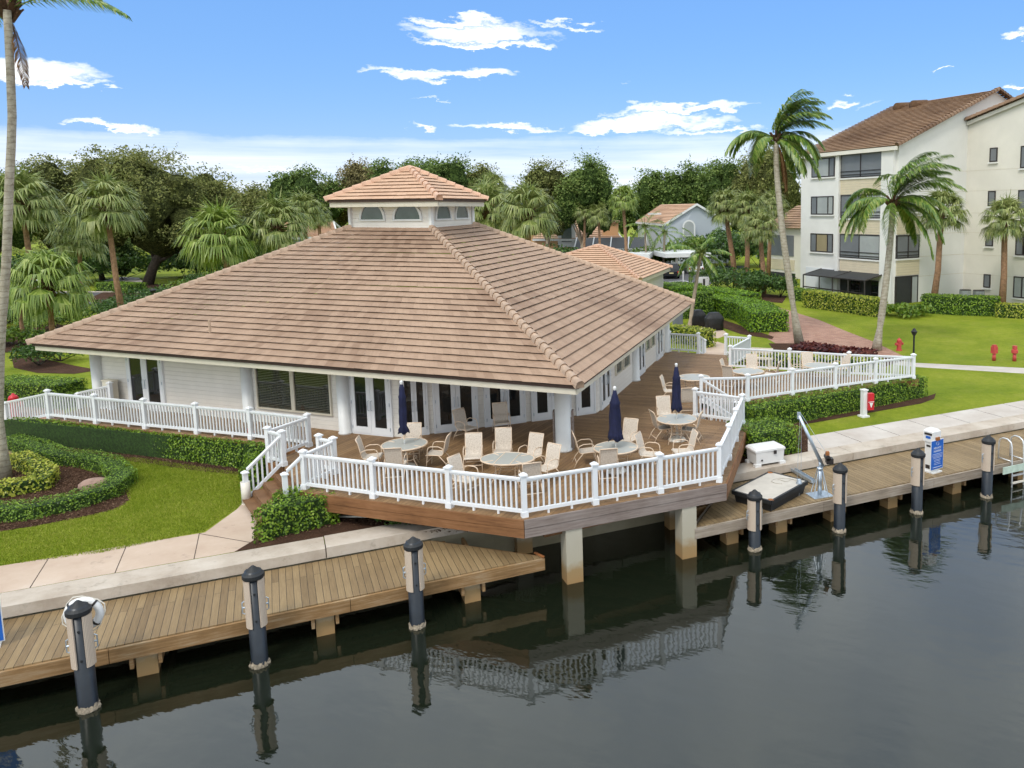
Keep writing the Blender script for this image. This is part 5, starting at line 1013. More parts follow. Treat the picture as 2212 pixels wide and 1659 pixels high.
def rect(m,a,d,c0,c1,r0,r1,off,th):     # box on the facade from photo columns and rows
    p,q=planhit(c0,(r0+r1)/2,a,d),planhit(c1,(r0+r1)/2,a,d); mid=(p+q)/2; z1_,z0_=zat(mid,r0),zat(mid,r1); n=Vector((d.y,-d.x,0)); c=mid+n*off
    m.box((c.x,c.y,(z0_+z1_)/2),((q-p).length,th,z1_-z0_),math.atan2(d.y,d.x)); return p,q,z0_,z1_,n
def win(a,d,c0,c1,r0,r1,panes,fr='bronze',off=.0,mats=None,rails=0,name='window'):
    m=MB(); p,q,z0_,z1_,n=rect(MB(),a,d,c0,c1,r0,r1,off,.1); u=(q-p).normalized(); L=(q-p).length; rz=math.atan2(u.y,u.x); w=.09
    for s in (w/2,L-w/2): c=p+u*s+n*off; m.box((c.x,c.y,(z0_+z1_)/2),(w,.16,z1_-z0_),rz)
    for z in (z0_+w/2,z1_-w/2): c=p+u*L/2+n*off; m.box((c.x,c.y,z),(L-2*w,.16,w),rz)
    f=m.build(name,fr,AP); x=0.
    for i,fr_ in enumerate(panes):
        s0,s1=x*L,(x+fr_)*L; x+=fr_; c=p+u*(s0+s1)/2+n*(off+.03); m=MB(); m.box((c.x,c.y,(z0_+z1_)/2),(s1-s0-.04,.04,z1_-z0_-.1),rz); m.build('pane',(mats[i%len(mats)] if mats else 'curtain'),f)
        if i: c=p+u*s0+n*(off+.02); m=MB(); m.box((c.x,c.y,(z0_+z1_)/2),(.1,.15,z1_-z0_-.18),rz); m.build('mullion',fr,f)
    for k in range(rails): z=z0_+.25+.3*k; c=p+u*L/2+n*(off+.09); m=MB(); m.box((c.x,c.y,z),(L-.1,.05,.06),rz); m.build('rail',fr,f)
    m=MB(); c=p+u*L/2+n*(off+.06); m.box((c.x,c.y,z0_-.09),(L+.2,.22,.12),rz); m.build('sill','stuccoW',f)
def bx(a,d,c0,c1,r0,r1,mt,off,th,name): m=MB(); rect(m,*((a,d)+bl(c0,r0)[:1]+bl(c1,r0)[:1]+(bl(0,r0)[1],bl(0,r1)[1])),off,th); return m.build(name,mt,AP)
def wn(a,d,c0,c1,r0,r1,*k,**kw): win(a,d,bl(c0,0)[0],bl(c1,0)[0],bl(0,r0)[1],bl(0,r1)[1],*k,**kw)
for (c0,c1,r0,r1),ms in (((152,374,224,408),['curtainD','curtain','curtainD']),((146,362,594,772),['curtainD','curtain','curtain']),((141,357,957,1136),['curtainD','curtainY','curtainD'])): wn(G0,fd,c0,c1,r0,r1,(.27,.5,.23),mats=ms)
for (c0,c1,r0,r1) in ((434,836,150,408),(434,828,578,808),(424,816,966,1200)): wn(G0,fd,c0,c1,r0,r1,(.5,.5),mats=['curtainD','curtainD' if r0<200 else 'curtain'],rails=2)
for c0,c1,r0,r1 in ((432,832,424,574),(430,824,826,962),(426,816,1214,1345)): bx(G0,fd,c0,c1,r0,r1,'panelY',.02,.1,'spandrel_panel')
for c0,c1 in ((398,428),(836,955)): bx(G0,fd,c0,c1,170 if c0<500 else 120,1640,'stuccoW',.12,.34,'pilaster')
for c0,c1,r0,r1 in ((975,1192,590,745),(970,1190,970,1196)): wn(PC,ad,c0,c1,r0,r1,(.5,.5),mats=['curtainD'],rails=2)
for c0,c1,r0,r1 in ((968,1188,1214,1362),(975,1190,790,962)): bx(PC,ad,c0,c1,r0,r1,'panelY',.02,.1,'spandrel_panel')
wn(PC,ad,960,1176,1368,1650,(.7,.3),mats=['screen','curtain'],name='patio_door')
# ground floor screened porch
m=MB(); p,q,z0_,z1_,n=rect(MB(),G0,fd,bl(245,0)[0],bl(850,0)[0],bl(0,1330)[1],bl(0,1600)[1],0,.1); u=(q-p).normalized(); dp=2.2; z0_=ZL; z1_=zat((p+q)/2+n*dp,bl(0,1385)[1])
fr=MB()
for s in (0,.28,.5,.75,1):
    a=p.lerp(q,s); 
    for o in ((0,dp) if s in (0,1) else (dp,)): fr.box((a.x+n.x*o,a.y+n.y*o,(z0_+z1_)/2),(.1,.1,z1_-z0_))
for zz in (z0_+.9,z1_): fr.beam(flat(zz,p+n*dp),flat(zz,q+n*dp),.1,.1)
for s in (0,.5,1): a=p.lerp(q,s); fr.beam(flat(z1_,a+n*dp),flat(z1_+.45,a),.1,.1)
fr.build('porch_frame','bronze',AP); m=MB(); m.hexa([flat(z1_,p+n*dp),flat(z1_,q+n*dp),flat(z1_+.42,q),flat(z1_+.42,p)],[flat(z1_+.03,p+n*dp),flat(z1_+.03,q+n*dp),flat(z1_+.45,q),flat(z1_+.45,p)]); m.build('porch_roof_mesh','screen',AP)
m=MB(); m.beam(flat(z0_+.2,p+n*dp),flat(z0_+.2,q+n*dp),.2,.5); m.build('porch_curb','stuccoW',AP)
wn(G0,fd,430,835,1400,1580,(.25,.25,.25,.25),mats=['screen','glass'],name='sliding_door')
bx(G0,fd,95,355,1290,1500,'carW',.03,.06,'storm_panel')
# wing B, nearer the canal
jb=planhit(2087,400,PC,ad); wb=fd; e_=jb+wb*16; zj=zat(jb,264); ppp=planhit(2212,400,jb,wb); zs=(zat(ppp,211)-zj)/(ppp-jb).length
m=MB(); zE_=zj+zs*16; bb=ad*14; m.addm([flat(ZL-.2,jb),flat(ZL-.2,e_),flat(ZL-.2,e_+bb),flat(ZL-.2,jb+bb),flat(zj,jb),flat(zE_,e_),flat(zE_,e_+bb),flat(zj,jb+bb)],[(0,1,5,4),(1,2,6,5),(2,3,7,6),(3,0,4,7),(4,5,6,7)]); m.build('wing_wall','stucco',AP)
m=MB(); o=-ad*.35; course_face(m,flat(zj+.05,jb-wb*.4+o),flat(zj+.05,jb-wb*.4+bb),flat(zE_+.05,e_+o),flat(zE_+.05,e_+bb),26,.4,.09,3700); wr=m.build('wing_roof','tileB',AP); m=MB(); hipcaps(m,flat(zj+.08,jb-wb*.4+o),flat(zE_+.08,e_+o),30,.2); m.build('rake_caps','tileB',wr,True); m=MB(); m.beam(flat(zj-.15,jb+o*.6),flat(zE_-.15,e_+o*.6),.1,.3); m.build('barge_board','stucco',wr)
for c0,c1,r0,r1 in ((1882,1956,122,260),(1865,1937,542,690),(1842,1915,940,1080),(1822,1888,1352,1482)): wn(jb,wb,c0,c1,r0,r1,(1.,),mats=['curtainD'])
for c0,c1,r0,r1 in ((2182,2330,100,318),(2157,2320,532,745),(2134,2300,958,1170),(2112,2300,1378,1585)): wn(jb,wb,c0,c1,r0,r1,(.45,.55),mats=['curtainD','glass'] if r0<1200 else ['curtain','curtain'])
m=MB(); 
for ry in (350,545,757,945,1155,1340):
    zz=zat(jb,bl(0,ry)[1]); 
    for a,b,nn in ((jb,e_,Vector((wb.y,-wb.x,0))),(planhit(bl(1195,0)[0],400,PC,ad),jb,Vector((ad.y,-ad.x,0)))): m.beam(flat(zz,a+nn*.006),flat(zz,b+nn*.006),.012,.035)
m.build('reveal_lines','trim',AP)
for x,l in ((1640,'grey air conditioner behind the dark hedge, the taller one'),(1770,'grey air conditioner behind the dark hedge, mostly hidden at the right')):
    p=planhit(bl(x,0)[0],640,PC-ad*0+fd*2.6,ad); t=thing('air_conditioner',l,'air conditioner',flat(ZL,p),0,'air conditioners by the apartment block'); m=MB(); h=1.05 if x<1700 else .9; m.lathe([(.52,0),(.52,h),(.001,h)],8,flat(ZL,p)); m.build('casing','ac',t); m=MB(); m.lathe([(.46,h),(.46,h+.06),(.4,h+.06)],14,flat(ZL,p)); m.build('fan_guard','bronze',t)
# lower block behind
q0=WY(1658,560,96); q0.z=0; la=thing('rear_block','two storey cream wing with a dark brown roof behind the tall leaning palm','building',(q0.x,q0.y,ZL)); p1=planhit(1726,500,q0,fd); ez=zat(q0,492)
m=MB(); Lr=14; m.addm([flat(ZL,q0),flat(ZL,q0+fd*Lr),flat(ZL,q0+fd*Lr+ad*10),flat(ZL,q0+ad*10),flat(ez,q0),flat(ez,q0+fd*Lr),flat(ez,q0+fd*Lr+ad*10),flat(ez,q0+ad*10)],[(0,1,5,4),(1,2,6,5),(2,3,7,6),(3,0,4,7),(4,5,6,7)]); m.build('wall','stucco',la)
m=MB(); o=-ad*.5; course_face(m,flat(ez,q0+o-fd*.5),flat(ez,q0+fd*Lr+o),flat(ez+2.6,q0+ad*5-fd*.5),flat(ez+2.6,q0+fd*Lr+ad*5),10,.5,.09,4000); m.build('roof','tileB',la)
def lw(c0,c1,r0,r1,mt): m=MB(); rect(m,q0,fd,c0,c1,r0,r1,.03,.1); return m.build('window' if mt!='panelY' else 'spandrel_panel',mt,la)
lw(1662,1715,508,552,'curtainD'); lw(1662,1716,560,582,'panelY'); lw(1656,1718,588,622,'screen')
# ------------------------------------------------------------------ houses behind
def house(label,A0,A1,E0,E1,E2,mat,rmat,name='house',win_=None,courses=14):
    """gable house from its ridge A0-A1, near eave E0-E1 and the other eave corner E2 at the near gable"""
    t=thing(name,label,'building',(E0.x,E0.y,ZL)); E3=E2+(E1-E0)
    m=MB(); g=lambda p:flat(ZL,p); k=lambda p,z:Vector((p.x,p.y,p.z-z)); ins=lambda p: p.lerp((E0+E1+E2+E3)/4,.04)
    a,b,c,d=[ins(p) for p in (E0,E1,E2,E3)]; r0=A0.lerp(A1,.03); r1=A1.lerp(A0,.03)
    m.addm([g(a),g(b),g(d),g(c),k(a,.15),k(b,.15),k(d,.15),k(c,.15),k(r0,.2),k(r1,.2)],[(0,1,5,4),(1,2,6,9,5),(2,3,7,6),(3,0,4,8,7)]); m.build('wall',mat,t)
    m=MB(); course_face(m,E0,E1,A0,A1,courses,.5,.1,5000); course_face(m,E3,E2,A1,A0,courses,.5,.1,5200); rf=m.build('roof',rmat,t)
    m=MB(); m.beam(E0+Vector((0,0,-.1)),A0+Vector((0,0,-.1)),.2,.3); m.beam(E2+Vector((0,0,-.1)),A0+Vector((0,0,-.1)),.2,.3); m.beam(E0+Vector((0,0,-.15)),E1+Vector((0,0,-.15)),.2,.3); m.build('barge_board','cap',t); return t
A0,A1=WY(1505,440,116),WY(1428,442,126); E0,E1,E2=WY(1435,484,116),WY(1374,479,127),WY(1578,483,118)
h=house('pale grey gabled house with an arched window and tan tile roof','' or A0,A1,E0,E1,E2,'grayhouse','tileN')
dv=(E2-E0); dv.z=0; dv=dv.normalized(); nn=Vector((dv.y,-dv.x,0)); c=WY(1488,492,115.9); m=MB(); m.face([c+dv*(.95*math.cos(PI*k/10))+nn*.08+Vector((0,0,.2+.95*math.sin(PI*k/10))) for k in range(11)]+[c-dv*.95+nn*.08+Vector((0,0,-1.2)),c+dv*.95+nn*.08+Vector((0,0,-1.2))]); m.build('window_frame','cap',h); m=MB(); m.face([c+dv*(.72*math.cos(PI*k/10))+nn*.12+Vector((0,0,.2+.72*math.sin(PI*k/10))) for k in range(11)]+[c-dv*.72+nn*.12+Vector((0,0,-1.05)),c+dv*.72+nn*.12+Vector((0,0,-1.05))]); m.build('pane','curtain',h)
q=WY(1414,462,119); m=MB(); m.box((q.x,q.y,q.z),(1.6,1.2,.25),.5); m.build('skylight','cap',h)
A0,A1=WY(1296,455,128),WY(1180,458,128); E0,E1,E2=WY(1345,516,118),WY(1150,516,118),WY(1300,500,138)
h=house('apricot house with a large tan tiled roof behind the pale tree trunks','' or A0,A1,E0,E1,E2,'orangehouse','tileN')
q=WY(1318,498,119); m=MB(); m.box((q.x,q.y+1,q.z-1),(2.3,2,4.5),0); m.build('dormer_wall','orangehouse',h); m=MB(); m.box((q.x,q.y+.9,q.z+1.3),(2.8,2.6,.25)); m.build('dormer_roof','tileN',h)
q=WY(1224,500,118.3); m=MB(); m.box((q.x,q.y,q.z),(2.6,.5,4.6)); dw=m.build('bay_wall','cap',h); m=MB(); m.box((q.x,q.y-.3,q.z+.2),(1.5,.1,3.4)); m.build('window','glassG',h)
t=thing('screen_enclosure','dark pool screen enclosure with white ribs in front of the apricot house','enclosure',WY(1320,545,112)); p,q2=WY(1240,540,112),WY(1396,536,112); zt=p.z; 
m=MB(); m.hexa([flat(ZL,p),flat(ZL,q2),flat(ZL,q2+Vector((0,5,0))),flat(ZL,p+Vector((0,5,0)))],[flat(zt,p),flat(zt,q2),flat(zt+1.5,q2+Vector((0,5,0))),flat(zt+1.5,p+Vector((0,5,0)))]); m.build('mesh','screen',t)
for s in (.0,.25,.5,.75,1.): a=p.lerp(q2,s); m=MB(); m.beam(flat(ZL,a)-Vector((0,.08,0)),flat(zt,a)-Vector((0,.08,0)),.16,.16,(0,1,0)); m.beam(flat(zt+.06,a),flat(zt+1.56,a+Vector((0,5,0))),.16,.1); m.build('rib','cap',t)
m=MB(); m.beam(flat(zt,p)-Vector((0,.1,0)),flat(zt,q2)-Vector((0,.1,0)),.16,.2); m.build('beam','cap',t)
A0,A1=WY(720,478,108),WY(600,480,112); E0,E1,E2=WY(730,512,102),WY(560,512,106),WY(745,500,118)
house('distant house on the left whose tile roof shows between the fan palms','' or A0,A1,E0,E1,E2,'grayhouse','tileN')
# carports and cars
def carport(label,c1,c2,c3,th,posts):
    t=thing('carport',label,'carport',c1,0,'flat white carports in the car park'); c4=c2+c3-c1; m=MB(); d=Vector((0,0,-th)); m.hexa([c1+d,c2+d,c4+d,c3+d],[c1,c2,c4,c3]); m.build('roof_slab','cap',t)
    for a,b in posts: q=c1+(c2-c1)*a+(c3-c1)*b; m=MB(); m.box((q.x,q.y,(ZL+c1.z-th)/2),(.3,.3,c1.z-th-ZL)); m.build('post','stucco',t)
    return t
k1_=W(1436.6,548,1.8); carport('flat white carport over the black and the white parked cars',k1_,W(1536,546,1.8),W(1393,539.5,1.8),.5,((.3,.1),(.65,.3),(.95,.1)))
k1_=W(1403,549,1.75); carport('flat white carport whose edge shows above the outbuilding roof',k1_,k1_+Vector((.6,7,0)),W(1210,546,1.75),.6,((.1,.05),(.1,.5)))
def car(label,p,rz,mat,w,h,L=4.6):
    t=thing('parked_car',label,'car',p,0,'cars under the carports'); Mx=Matrix.Translation(p)@Matrix.Rotation(rz,4,'Z'); P=lambda x,y,z:Mx@Vector((x,y,z)); hb=h*.56      # rear faces -y
    m=MB(); prof=[(-L/2,.35),(-L/2+.02,hb-.1),(-L/2+.12,hb),(L/2-1.1,hb),(L/2-.1,hb-.2),(L/2,.4),(L/2-.2,.25),(-L/2+.2,.25)]; n=len(prof); vs=[P(s*w/2*(1 if z<hb-.05 else .96),y,z) for s in (-1,1) for y,z in prof]; m.addm(vs,[tuple(range(n)),tuple(range(n,2*n))[::-1]]+[(i,n+i,n+(i+1)%n,(i+1)%n) for i in range(n)]); m.build('body',mat,t)
    m=MB(); a,b,c,d=-L/2+.1,-L/2+.5,L/2-2.2,L/2-1.3; m.hexa([P(-w*.48,a,hb),P(w*.48,a,hb),P(w*.47,d,hb),P(-w*.47,d,hb)],[P(-w*.39,b,h),P(w*.39,b,h),P(w*.38,c,h),P(-w*.38,c,h)]); m.build('cabin',mat,t)
    m=MB(); f=lambda s,k:P(s*w*(.48-.09*k)*.88,a+(b-a)*k-.02,hb+(h-hb)*k); m.face([f(-1,.16),f(1,.16),f(1,.86),f(-1,.86)]); m.build('rear_window','glass',t)
    for s in (-1,1):
        g=lambda y,k:P(s*(w*(.478-.09*k)+.012),y,hb+(h-hb)*k); m=MB(); m.face([g(a+.5,.15),g(d-.7,.15),g(c-.1,.85),g(b+.25,.85)]); m.build('side_window','glass',t)
        m=MB(); m.box((s*w*.42,-L/2-.01,hb-.17),(.2,.06,.24),0,Mx); m.build('tail_lamp','lampR',t)
        for y in (-L/2+.85,L/2-.9):
            m=MB(); q=P(s*(w/2-.09),y,.33); ax=(P(1,0,0)-P(0,0,0))*.1; m.tube([q-ax,q+ax],.33,14); wh=m.build('wheel','black',t); m=MB(); m.tube([q-ax*1.05*(-s),q+ax*1.08*s],.19,10); m.build('rim','alu',wh)
    m=MB(); m.box((0,-L/2-.015,hb-.28),(.5,.03,.14),0,Mx); m.build('number_plate','plate',t); m=MB(); m.box((0,-L/2-.02,.42),(w*.9,.1,.16),0,Mx); m.build('bumper',mat,t); return t
car('black parked car seen from behind under the carport',W(1448,603,ZL)+Vector((0,2.3,0)),.06,'suv',1.95,1.75)
car('white parked car with red tail lamps under the carport',W(1506,592,ZL)+Vector((0,2.3,0)),-.05,'carW',1.9,1.55)
car('dark parked car in the shade left of the black one',W(1412,592,ZL)+Vector((0,3.5,0)),.06,'suv',1.85,1.5)
# ------------------------------------------------------------------ hedges
G=lambda x,y: W(x,y,ZL)
def slab_hedge(name,label,f0,f1,depth,h,**k):
    d=(f1-f0).normalized(); n=Vector((-d.y,d.x,0)); return hedge(name,label,[f0,f1,f1+n*depth,f0+n*depth],ZL,h,**k)
hedge('hedge','long clipped hedge below the left railing, facing the lawn',[G(23,952),G(572,1012),D_+Vector((-.75,-.3,0)),A_+Vector((-.6,.0,0))],ZL,.9)
path_hedge('hedge','short lower hedge beside the left handrail of the lawn steps',[G(580,1010),G(556,1030),G(538,1058)],.5,ZL,.62)
hedge('hedge','big square clipped hedge at the right foot of the lawn steps',[Vector((-10.1,19.33,0)),Vector((-8.43,20.7,0)),Vector((-9.1,21.15,0)),Vector((-10.1,20.7,0))],ZL,.85)
hedge('hedge','small clipped hedge tucked behind the big square one by the lawn steps',[Vector((-10.1,20.45,0)),Vector((-9.55,20.85,0)),Vector((-9.5,21.3,0)),Vector((-10.1,20.95,0))],ZL,.93)
slab_hedge('hedge','long clipped hedge in front of the right dining corner railing',G(1628,934),G(2004,857),1.05,.88)
slab_hedge('hedge','square clipped hedge behind the dock box and davit',G(1626,996),G(1729,979),1.75,.9)
path_hedge('hedge','tall curved hedge behind the covered grills with a lime green top',[G(1530,672),G(1580,680),G(1625,692),G(1662,718)],2.6,ZL,1.35,mat='hedgeB',leaf=.14,dens=110)
path_hedge('hedge','dark tall hedge behind the litter bin and the leaning palm',[G(1440,690),G(1500,684),G(1535,682)],1.4,ZL,1.9,mat='hedgeS',leaf=.14,dens=110)
path_hedge('hedge','low lime hedge edging the brick path beyond the grills',[G(1440,648),G(1500,645),G(1570,653),G(1620,664)],2.2,ZL,1.15,mat='hedgeB',leaf=.15,dens=90)
path_hedge('hedge','rounded dark hedge by the car park markings',[G(1425,634),G(1460,634),G(1495,637)],3.2,ZL,1.0,mat='hedgeS',leaf=.16,dens=80)
path_hedge('hedge','yellow green hedge in front of the screened porch',[G(1745,662),G(1820,672),G(1903,684)],1.4,ZL,1.35,mat='hedgeY',leaf=.15,dens=100)
path_hedge('hedge','dark low hedge at the left foot of the apartment block',[G(1716,648),G(1750,650),G(1775,655)],1.8,ZL,1.0,mat='hedgeS',leaf=.15,dens=90)
path_hedge('hedge','dark clipped hedge under the wide cabbage palm by the apartment wall',[G(1993,674),G(2080,679),G(2158,681)],1.6,ZL,1.4,mat='hedge',leaf=.14,dens=110)
path_hedge('hedge','yellow green hedge at the right border of the photo',[G(2150,684),G(2200,686),G(2300,692)],1.3,ZL,1.0,mat='hedgeY',leaf=.13,dens=110)
slab_hedge('hedge','clipped hedge behind the bright red hydrant at the far left',G(-40,874),G(120,884),1.6,1.05)
path_hedge('hedge','small clipped hedge behind the ramp railing at the far left',[G(120,884),G(150,878),G(182,868)],.8,ZL,.6)
path_hedge('low_hedge','dark low hedge curving round the bed of the near coconut palm',[G(-100,1126),G(60,1118),G(150,1100),G(236,1073),(G(270,1046)),G(240,1018),G(190,1004),G(130,1000),G(85,982),G(20,965)],.72,ZL,.42,mat='hedgeS',leaf=.058,dens=520)
path_hedge('low_hedge','bright yellow low hedge inside the dark curved one',[G(-60,1078),G(30,1068),G(92,1058),G(105,1042),(G(80,1022)),G(40,1004)],.6,ZL,.45,mat='hedgeY',leaf=.085,dens=260)
path_hedge('hedge','yellow green bush hedge behind the short rear railing',[G(1450,738),G(1490,742),G(1530,752)],1.1,ZL,1.05,mat='hedgeY',leaf=.13,dens=130)
path_hedge('hedge','low yellow green shrubs behind the rear dining corner railing',[G(1590,782),G(1700,792),G(1800,800),G(1905,806)],1.2,ZL,.7,mat='hedgeY',leaf=.12,dens=100)
path_hedge('hedge','clipped hedge beside the low road hedge on the far left lawn',[G(225,628),G(300,632)],2,ZL,1.0,mat='hedge',leaf=.16,dens=70)
path_hedge('flower_bed','dark red leaved planting beside the brick path',[G(1722,771),G(1780,778),G(1830,784),G(1878,791)],1.6,ZL,.75,mat='redleaf',leaf=.26,dens=75,core=(.03,.008,.008),cat='planting')
# ------------------------------------------------------------------ shrubs
SH=0
def sh(x,y,r,h,label,mat='shrub',n=900,leaf=.15,name='shrub',cat='shrub',flat=1.):
    global SH; SH+=1; return bush(name,label,G(x,y),r,h,mat,n,leaf,cat,None,6,SH,flat)
p=W((660+1140/2.458)/1.302,(1300+430/2.458)/1.302,ZL); bush('shrub','leafy green plant under the left fascia of the deck',p,.75,.5,'shrubY' if 0 else 'shrub',420,.16,'shrub',None,6,50,.6)
sh(1545,625,2.6,2.4,'dark glossy shrub at the left end of the row along the brick path',n=1500,leaf=.26)
sh(1590,634,3.2,2.8,'large dark shrub in the middle of the row under the three cabbage palms',n=1900,leaf=.28)
sh(1640,640,3.0,2.5,'dark broad leaved shrub right of the middle under the three cabbage palms',n=1700,leaf=.28)
sh(1685,642,2.0,2.2,'dark shrub against the cream rear wing',n=1200,leaf=.26)
sh(1952,682,2.2,1.0,'clump of long green strap leaves between the two apartment hedges','shrubY',900,.3)
sh(85,790,1.7,1.6,'dark flowering shrub in the round mulch bed on the left lawn',n=1300,leaf=.17)
sh(130,780,1.6,1.1,'yellow tinged low shrub in the round mulch bed on the left lawn','shrubY',900,.15)
for i,(x,y,r,h,l,mt) in enumerate(((10,700,2.6,1.6,'mass of shrubs at the left border below the road','shrub'),(70,705,3.0,1.9,'shrub mass below the white street sign','shrub'),(130,715,3.,1.8,'lighter shrub mass by the small fan palm trunks','shrubY'),(190,705,3.2,2.2,'feathery dark cycad clump left of the tall cabbage palm','shrub'),(30,745,2.2,1.2,'low lime shrubs at the edge of the left lawn','shrubY'),(265,690,3.0,2.0,'dark shrubs right of the tall cabbage palm','shrub'),(320,665,3.4,2.0,'dark shrubs in front of the spreading oak','shrub'),(395,650,3.4,2.2,'green shrubs right of the spreading oak trunk','shrubY'),(450,632,3.6,2.4,'dark shrubs under the bushy fan palm','shrub'),(530,612,3.6,2.4,'shrubs half hidden by the roof hip','shrub'))):
    sh(x,y,r,h,l,mt,1500,.24)
for i,(x,y,r,h,l,mt) in enumerate(((1190,566,6,4.2,'dark shrub mass left of the pool screen enclosure','shrub'),(1240,560,5,3.6,'dark shrub mass in front of the pool screen enclosure','shrub'),(1395,560,3.5,3.6,'green clumping shrub left of the grey house','shrubY'),(1430,562,3.5,3.2,'bright hedge like shrub before the grey house wall','shrubY'),(1470,562,3.8,4.6,'conical bright shrub against the grey house','shrubY'),(1500,560,3.2,4.8,'second conical bright shrub against the grey house, nearer the small palm','shrubY'),(1545,566,4,3.4,'green shrub right of the grey house','shrub'),(1362,566,4,3,'dark shrub right of the pool screen enclosure','shrub'))):
    p=WY(x,y,104+i); p.z=ZL; bush('shrub',l,p,r*.8,h,mt,1500,.34,'shrub',None,6,200+i)
# ------------------------------------------------------------------ palms
wR=(.55,.25,.05)
def coco(n,L,wind,rr,lo=-.7,hi=1.3,ll=.8):
    rs=random.Random(rr); return [(L*rs.uniform(.85,1.1),i*2.4+rs.uniform(-.3,.3),hi+(lo-hi)*(i/(n-1))**.9,rs.uniform(.55,.95)*(.7+.6*i/n),tuple(w*rs.uniform(.7,1.3) for w in wind),ll*rs.uniform(.85,1.15)) for i in range(n)]
b=G(1727,743); tp=WY(1676,300,b.y+1.5); 
def windy(L,rr,k=1.):
    rs=random.Random(rr); u=rs.uniform; o=[]
    for i in range(15): o.append((L*u(.85,1.08),R(u(-110,110)),R(u(45,88)),u(.45,.8),(.55*k*u(.6,1.3),.2*u(-.8,1.2),.08),1.1*u(.85,1.1)))
    for i in range(9): o.append((L*u(.8,1.),R(u(120,250)),R(u(5,45)),u(1.,1.5),(.12,.05,0),.95*u(.85,1.1)))
    for i in range(10): o.append((L*u(.8,1.),R(u(-80,70)),R(u(-25,35)),u(.9,1.4),(.2*k,.1,0),.95*u(.85,1.1)))
    return o
featherpalm('tall leaning coconut palm left of the apartment block, fronds blown to the right',b,tp,windy(3.7,3),.2,dead=[(3.6,-.6,-1.1,1.6,(0,0,0),.5),(3.2,.2,-1.2,1.5,(0,0,0),.4)],coconuts=5,mid=WY(1688,480,b.y+.6),nl=46)
b=G(1893,757); tp=WY(1929,438,b.y+1.)
featherpalm('shorter coconut palm in front of the apartment block, fronds blown to the right',b,tp,windy(4.1,8),.2,coconuts=4,mid=WY(1916,590,b.y+.3),nl=46)
b=G(13,1036); tp=WY(15,22,b.y+.2)
featherpalm('nearest coconut palm with a bare grey trunk at the left border',b,tp,[(3.4,.1,.45,.55,(.2,.1,0),.75),(3.2,-.55,.7,.6,(.1,0,0),.75),(3.4,2.6,.3,.8,(.1,0,0),.7),(3.5,-2.2,.4,.8,(.1,0,0),.7),(3.4,1.4,.8,.6,(.2,.1,0),.7),(3.2,-1.3,1.1,.5,(.1,0,0),.7),(3.3,3.6,.9,.5,(.1,.1,0),.7)],.13,path=[WY(x,y,b.y+.2*(1-i/13)) for i,(x,y) in enumerate(((13,1036),(4,970),(-1,900),(-3,830),(0,740),(6,658),(12,603),(17,492),(18,433),(23,333),(27,273),(23,167),(19,80),(15,22)))],dead=[(2.25,-.35,-1.2,1.2,(.05,0,0),.42)],mid=WY(26,470,b.y+.1),nl=30)
b=G(1488,713); tp=WY(1514,548,b.y+1.2); featherpalm('slim leaning palm beside the covered grills with a bright new spear',b,tp,coco(13,2.5,(.12,.05,0),12,-.55,1.25,.62),.13,name='christmas_palm',bark='barkM',nl=24)
for x,y,bx,by,l,s in ((1393,490,1397,548,'small palm in front of the grey house, the left one of the pair',21),(1436,503,1432,552,'small palm in front of the grey house, the right one of the pair',23)):
    b=WY(bx,by,103); b.z=ZL; tp=WY(x,y,103.5); featherpalm(l,b,tp,coco(12,3.2,(.1,0,0),s,-.6,1.2,.8),.15,name='christmas_palm',bark='barkM',group='small palms by the grey house',nl=18)
FP=[('tall cabbage palm with an orange brown trunk on the left, in front of the oak',228,440,92,60,243,'fan',.2,True),('leafy fan palm behind the near coconut trunk, upper left',48,428,92,66,48,'fan',.22,True),('low silvery fan palm in shade between the two left cabbage palms',168,505,72,72,165,'fan',.18,False),
 ('widest drooping fan palm just left of the clubhouse roof',473,505,98,64,505,'fanL',.24,True),('fan palm between the wide drooping one and the lantern',598,482,84,67,615,'fan',.24,True),('small fan palm half hidden behind the one left of the lantern',655,450,52,80,660,'fan',.2,False),('lone slim fan palm whose trunk stands before the distant left roof',688,465,38,95,688,'fan',.2,False),
 ('large fan palm right of the lantern with a boot covered trunk',1142,452,84,62,1128,'fan',.24,True),('fan palm touching the right eave of the lantern',1052,450,80,66,1060,'fan',.22,True),('fan palm behind, above the right lantern eave',1062,405,52,84,1060,'fan',.2,False),
 ('slender tall fan palm standing before the grey house roof',1346,428,42,104,1352,'fanL',.22,True),('slender fan palm with a thin trunk before the apricot house',1292,462,36,106,1298,'fan',.17,False),('second thin trunked palm before the apricot house, left of the other',1262,452,34,108,1262,'fan',.17,False),
 ('cabbage palm left of the group by the rear wing',1566,440,54,84,1590,'fan',.27,True),('cabbage palm in the middle of the group by the rear wing, trunk upright',1614,447,54,82,1612,'fan',.25,True),('lowest cabbage palm of the group by the rear wing',1642,488,52,76,1650,'fan',.24,True),('cabbage palm at the back of the group, next to the apartment corner',1668,440,46,92,1660,'fan',.22,False),
 ('wide cabbage palm in front of the apartment wall, beside the shorter coconut palm',2036,452,66,64,2021,'fan',.24,False),('cabbage palm at the right border before the apartment wall',2172,468,64,62,2172,'fan',.24,False)]
for l,x,y,r,Y,bx_,mt,tr,bo in FP: fanpalm(l,x,y,r,Y,bx_,mt,0,tr,boot=bo)
fanpalm('light green weeping fan palm at the left, its leaves hanging to the shrubs',102,600,106,50,100,'fanL',0,.16,'fan palms around the clubhouse',True,-.85,1.15,n=46)
fanpalm('small young fan palm under the weeping one, behind the near coconut trunk',40,640,40,52,45,'fanL',0,.12,'fan palms around the clubhouse',False)
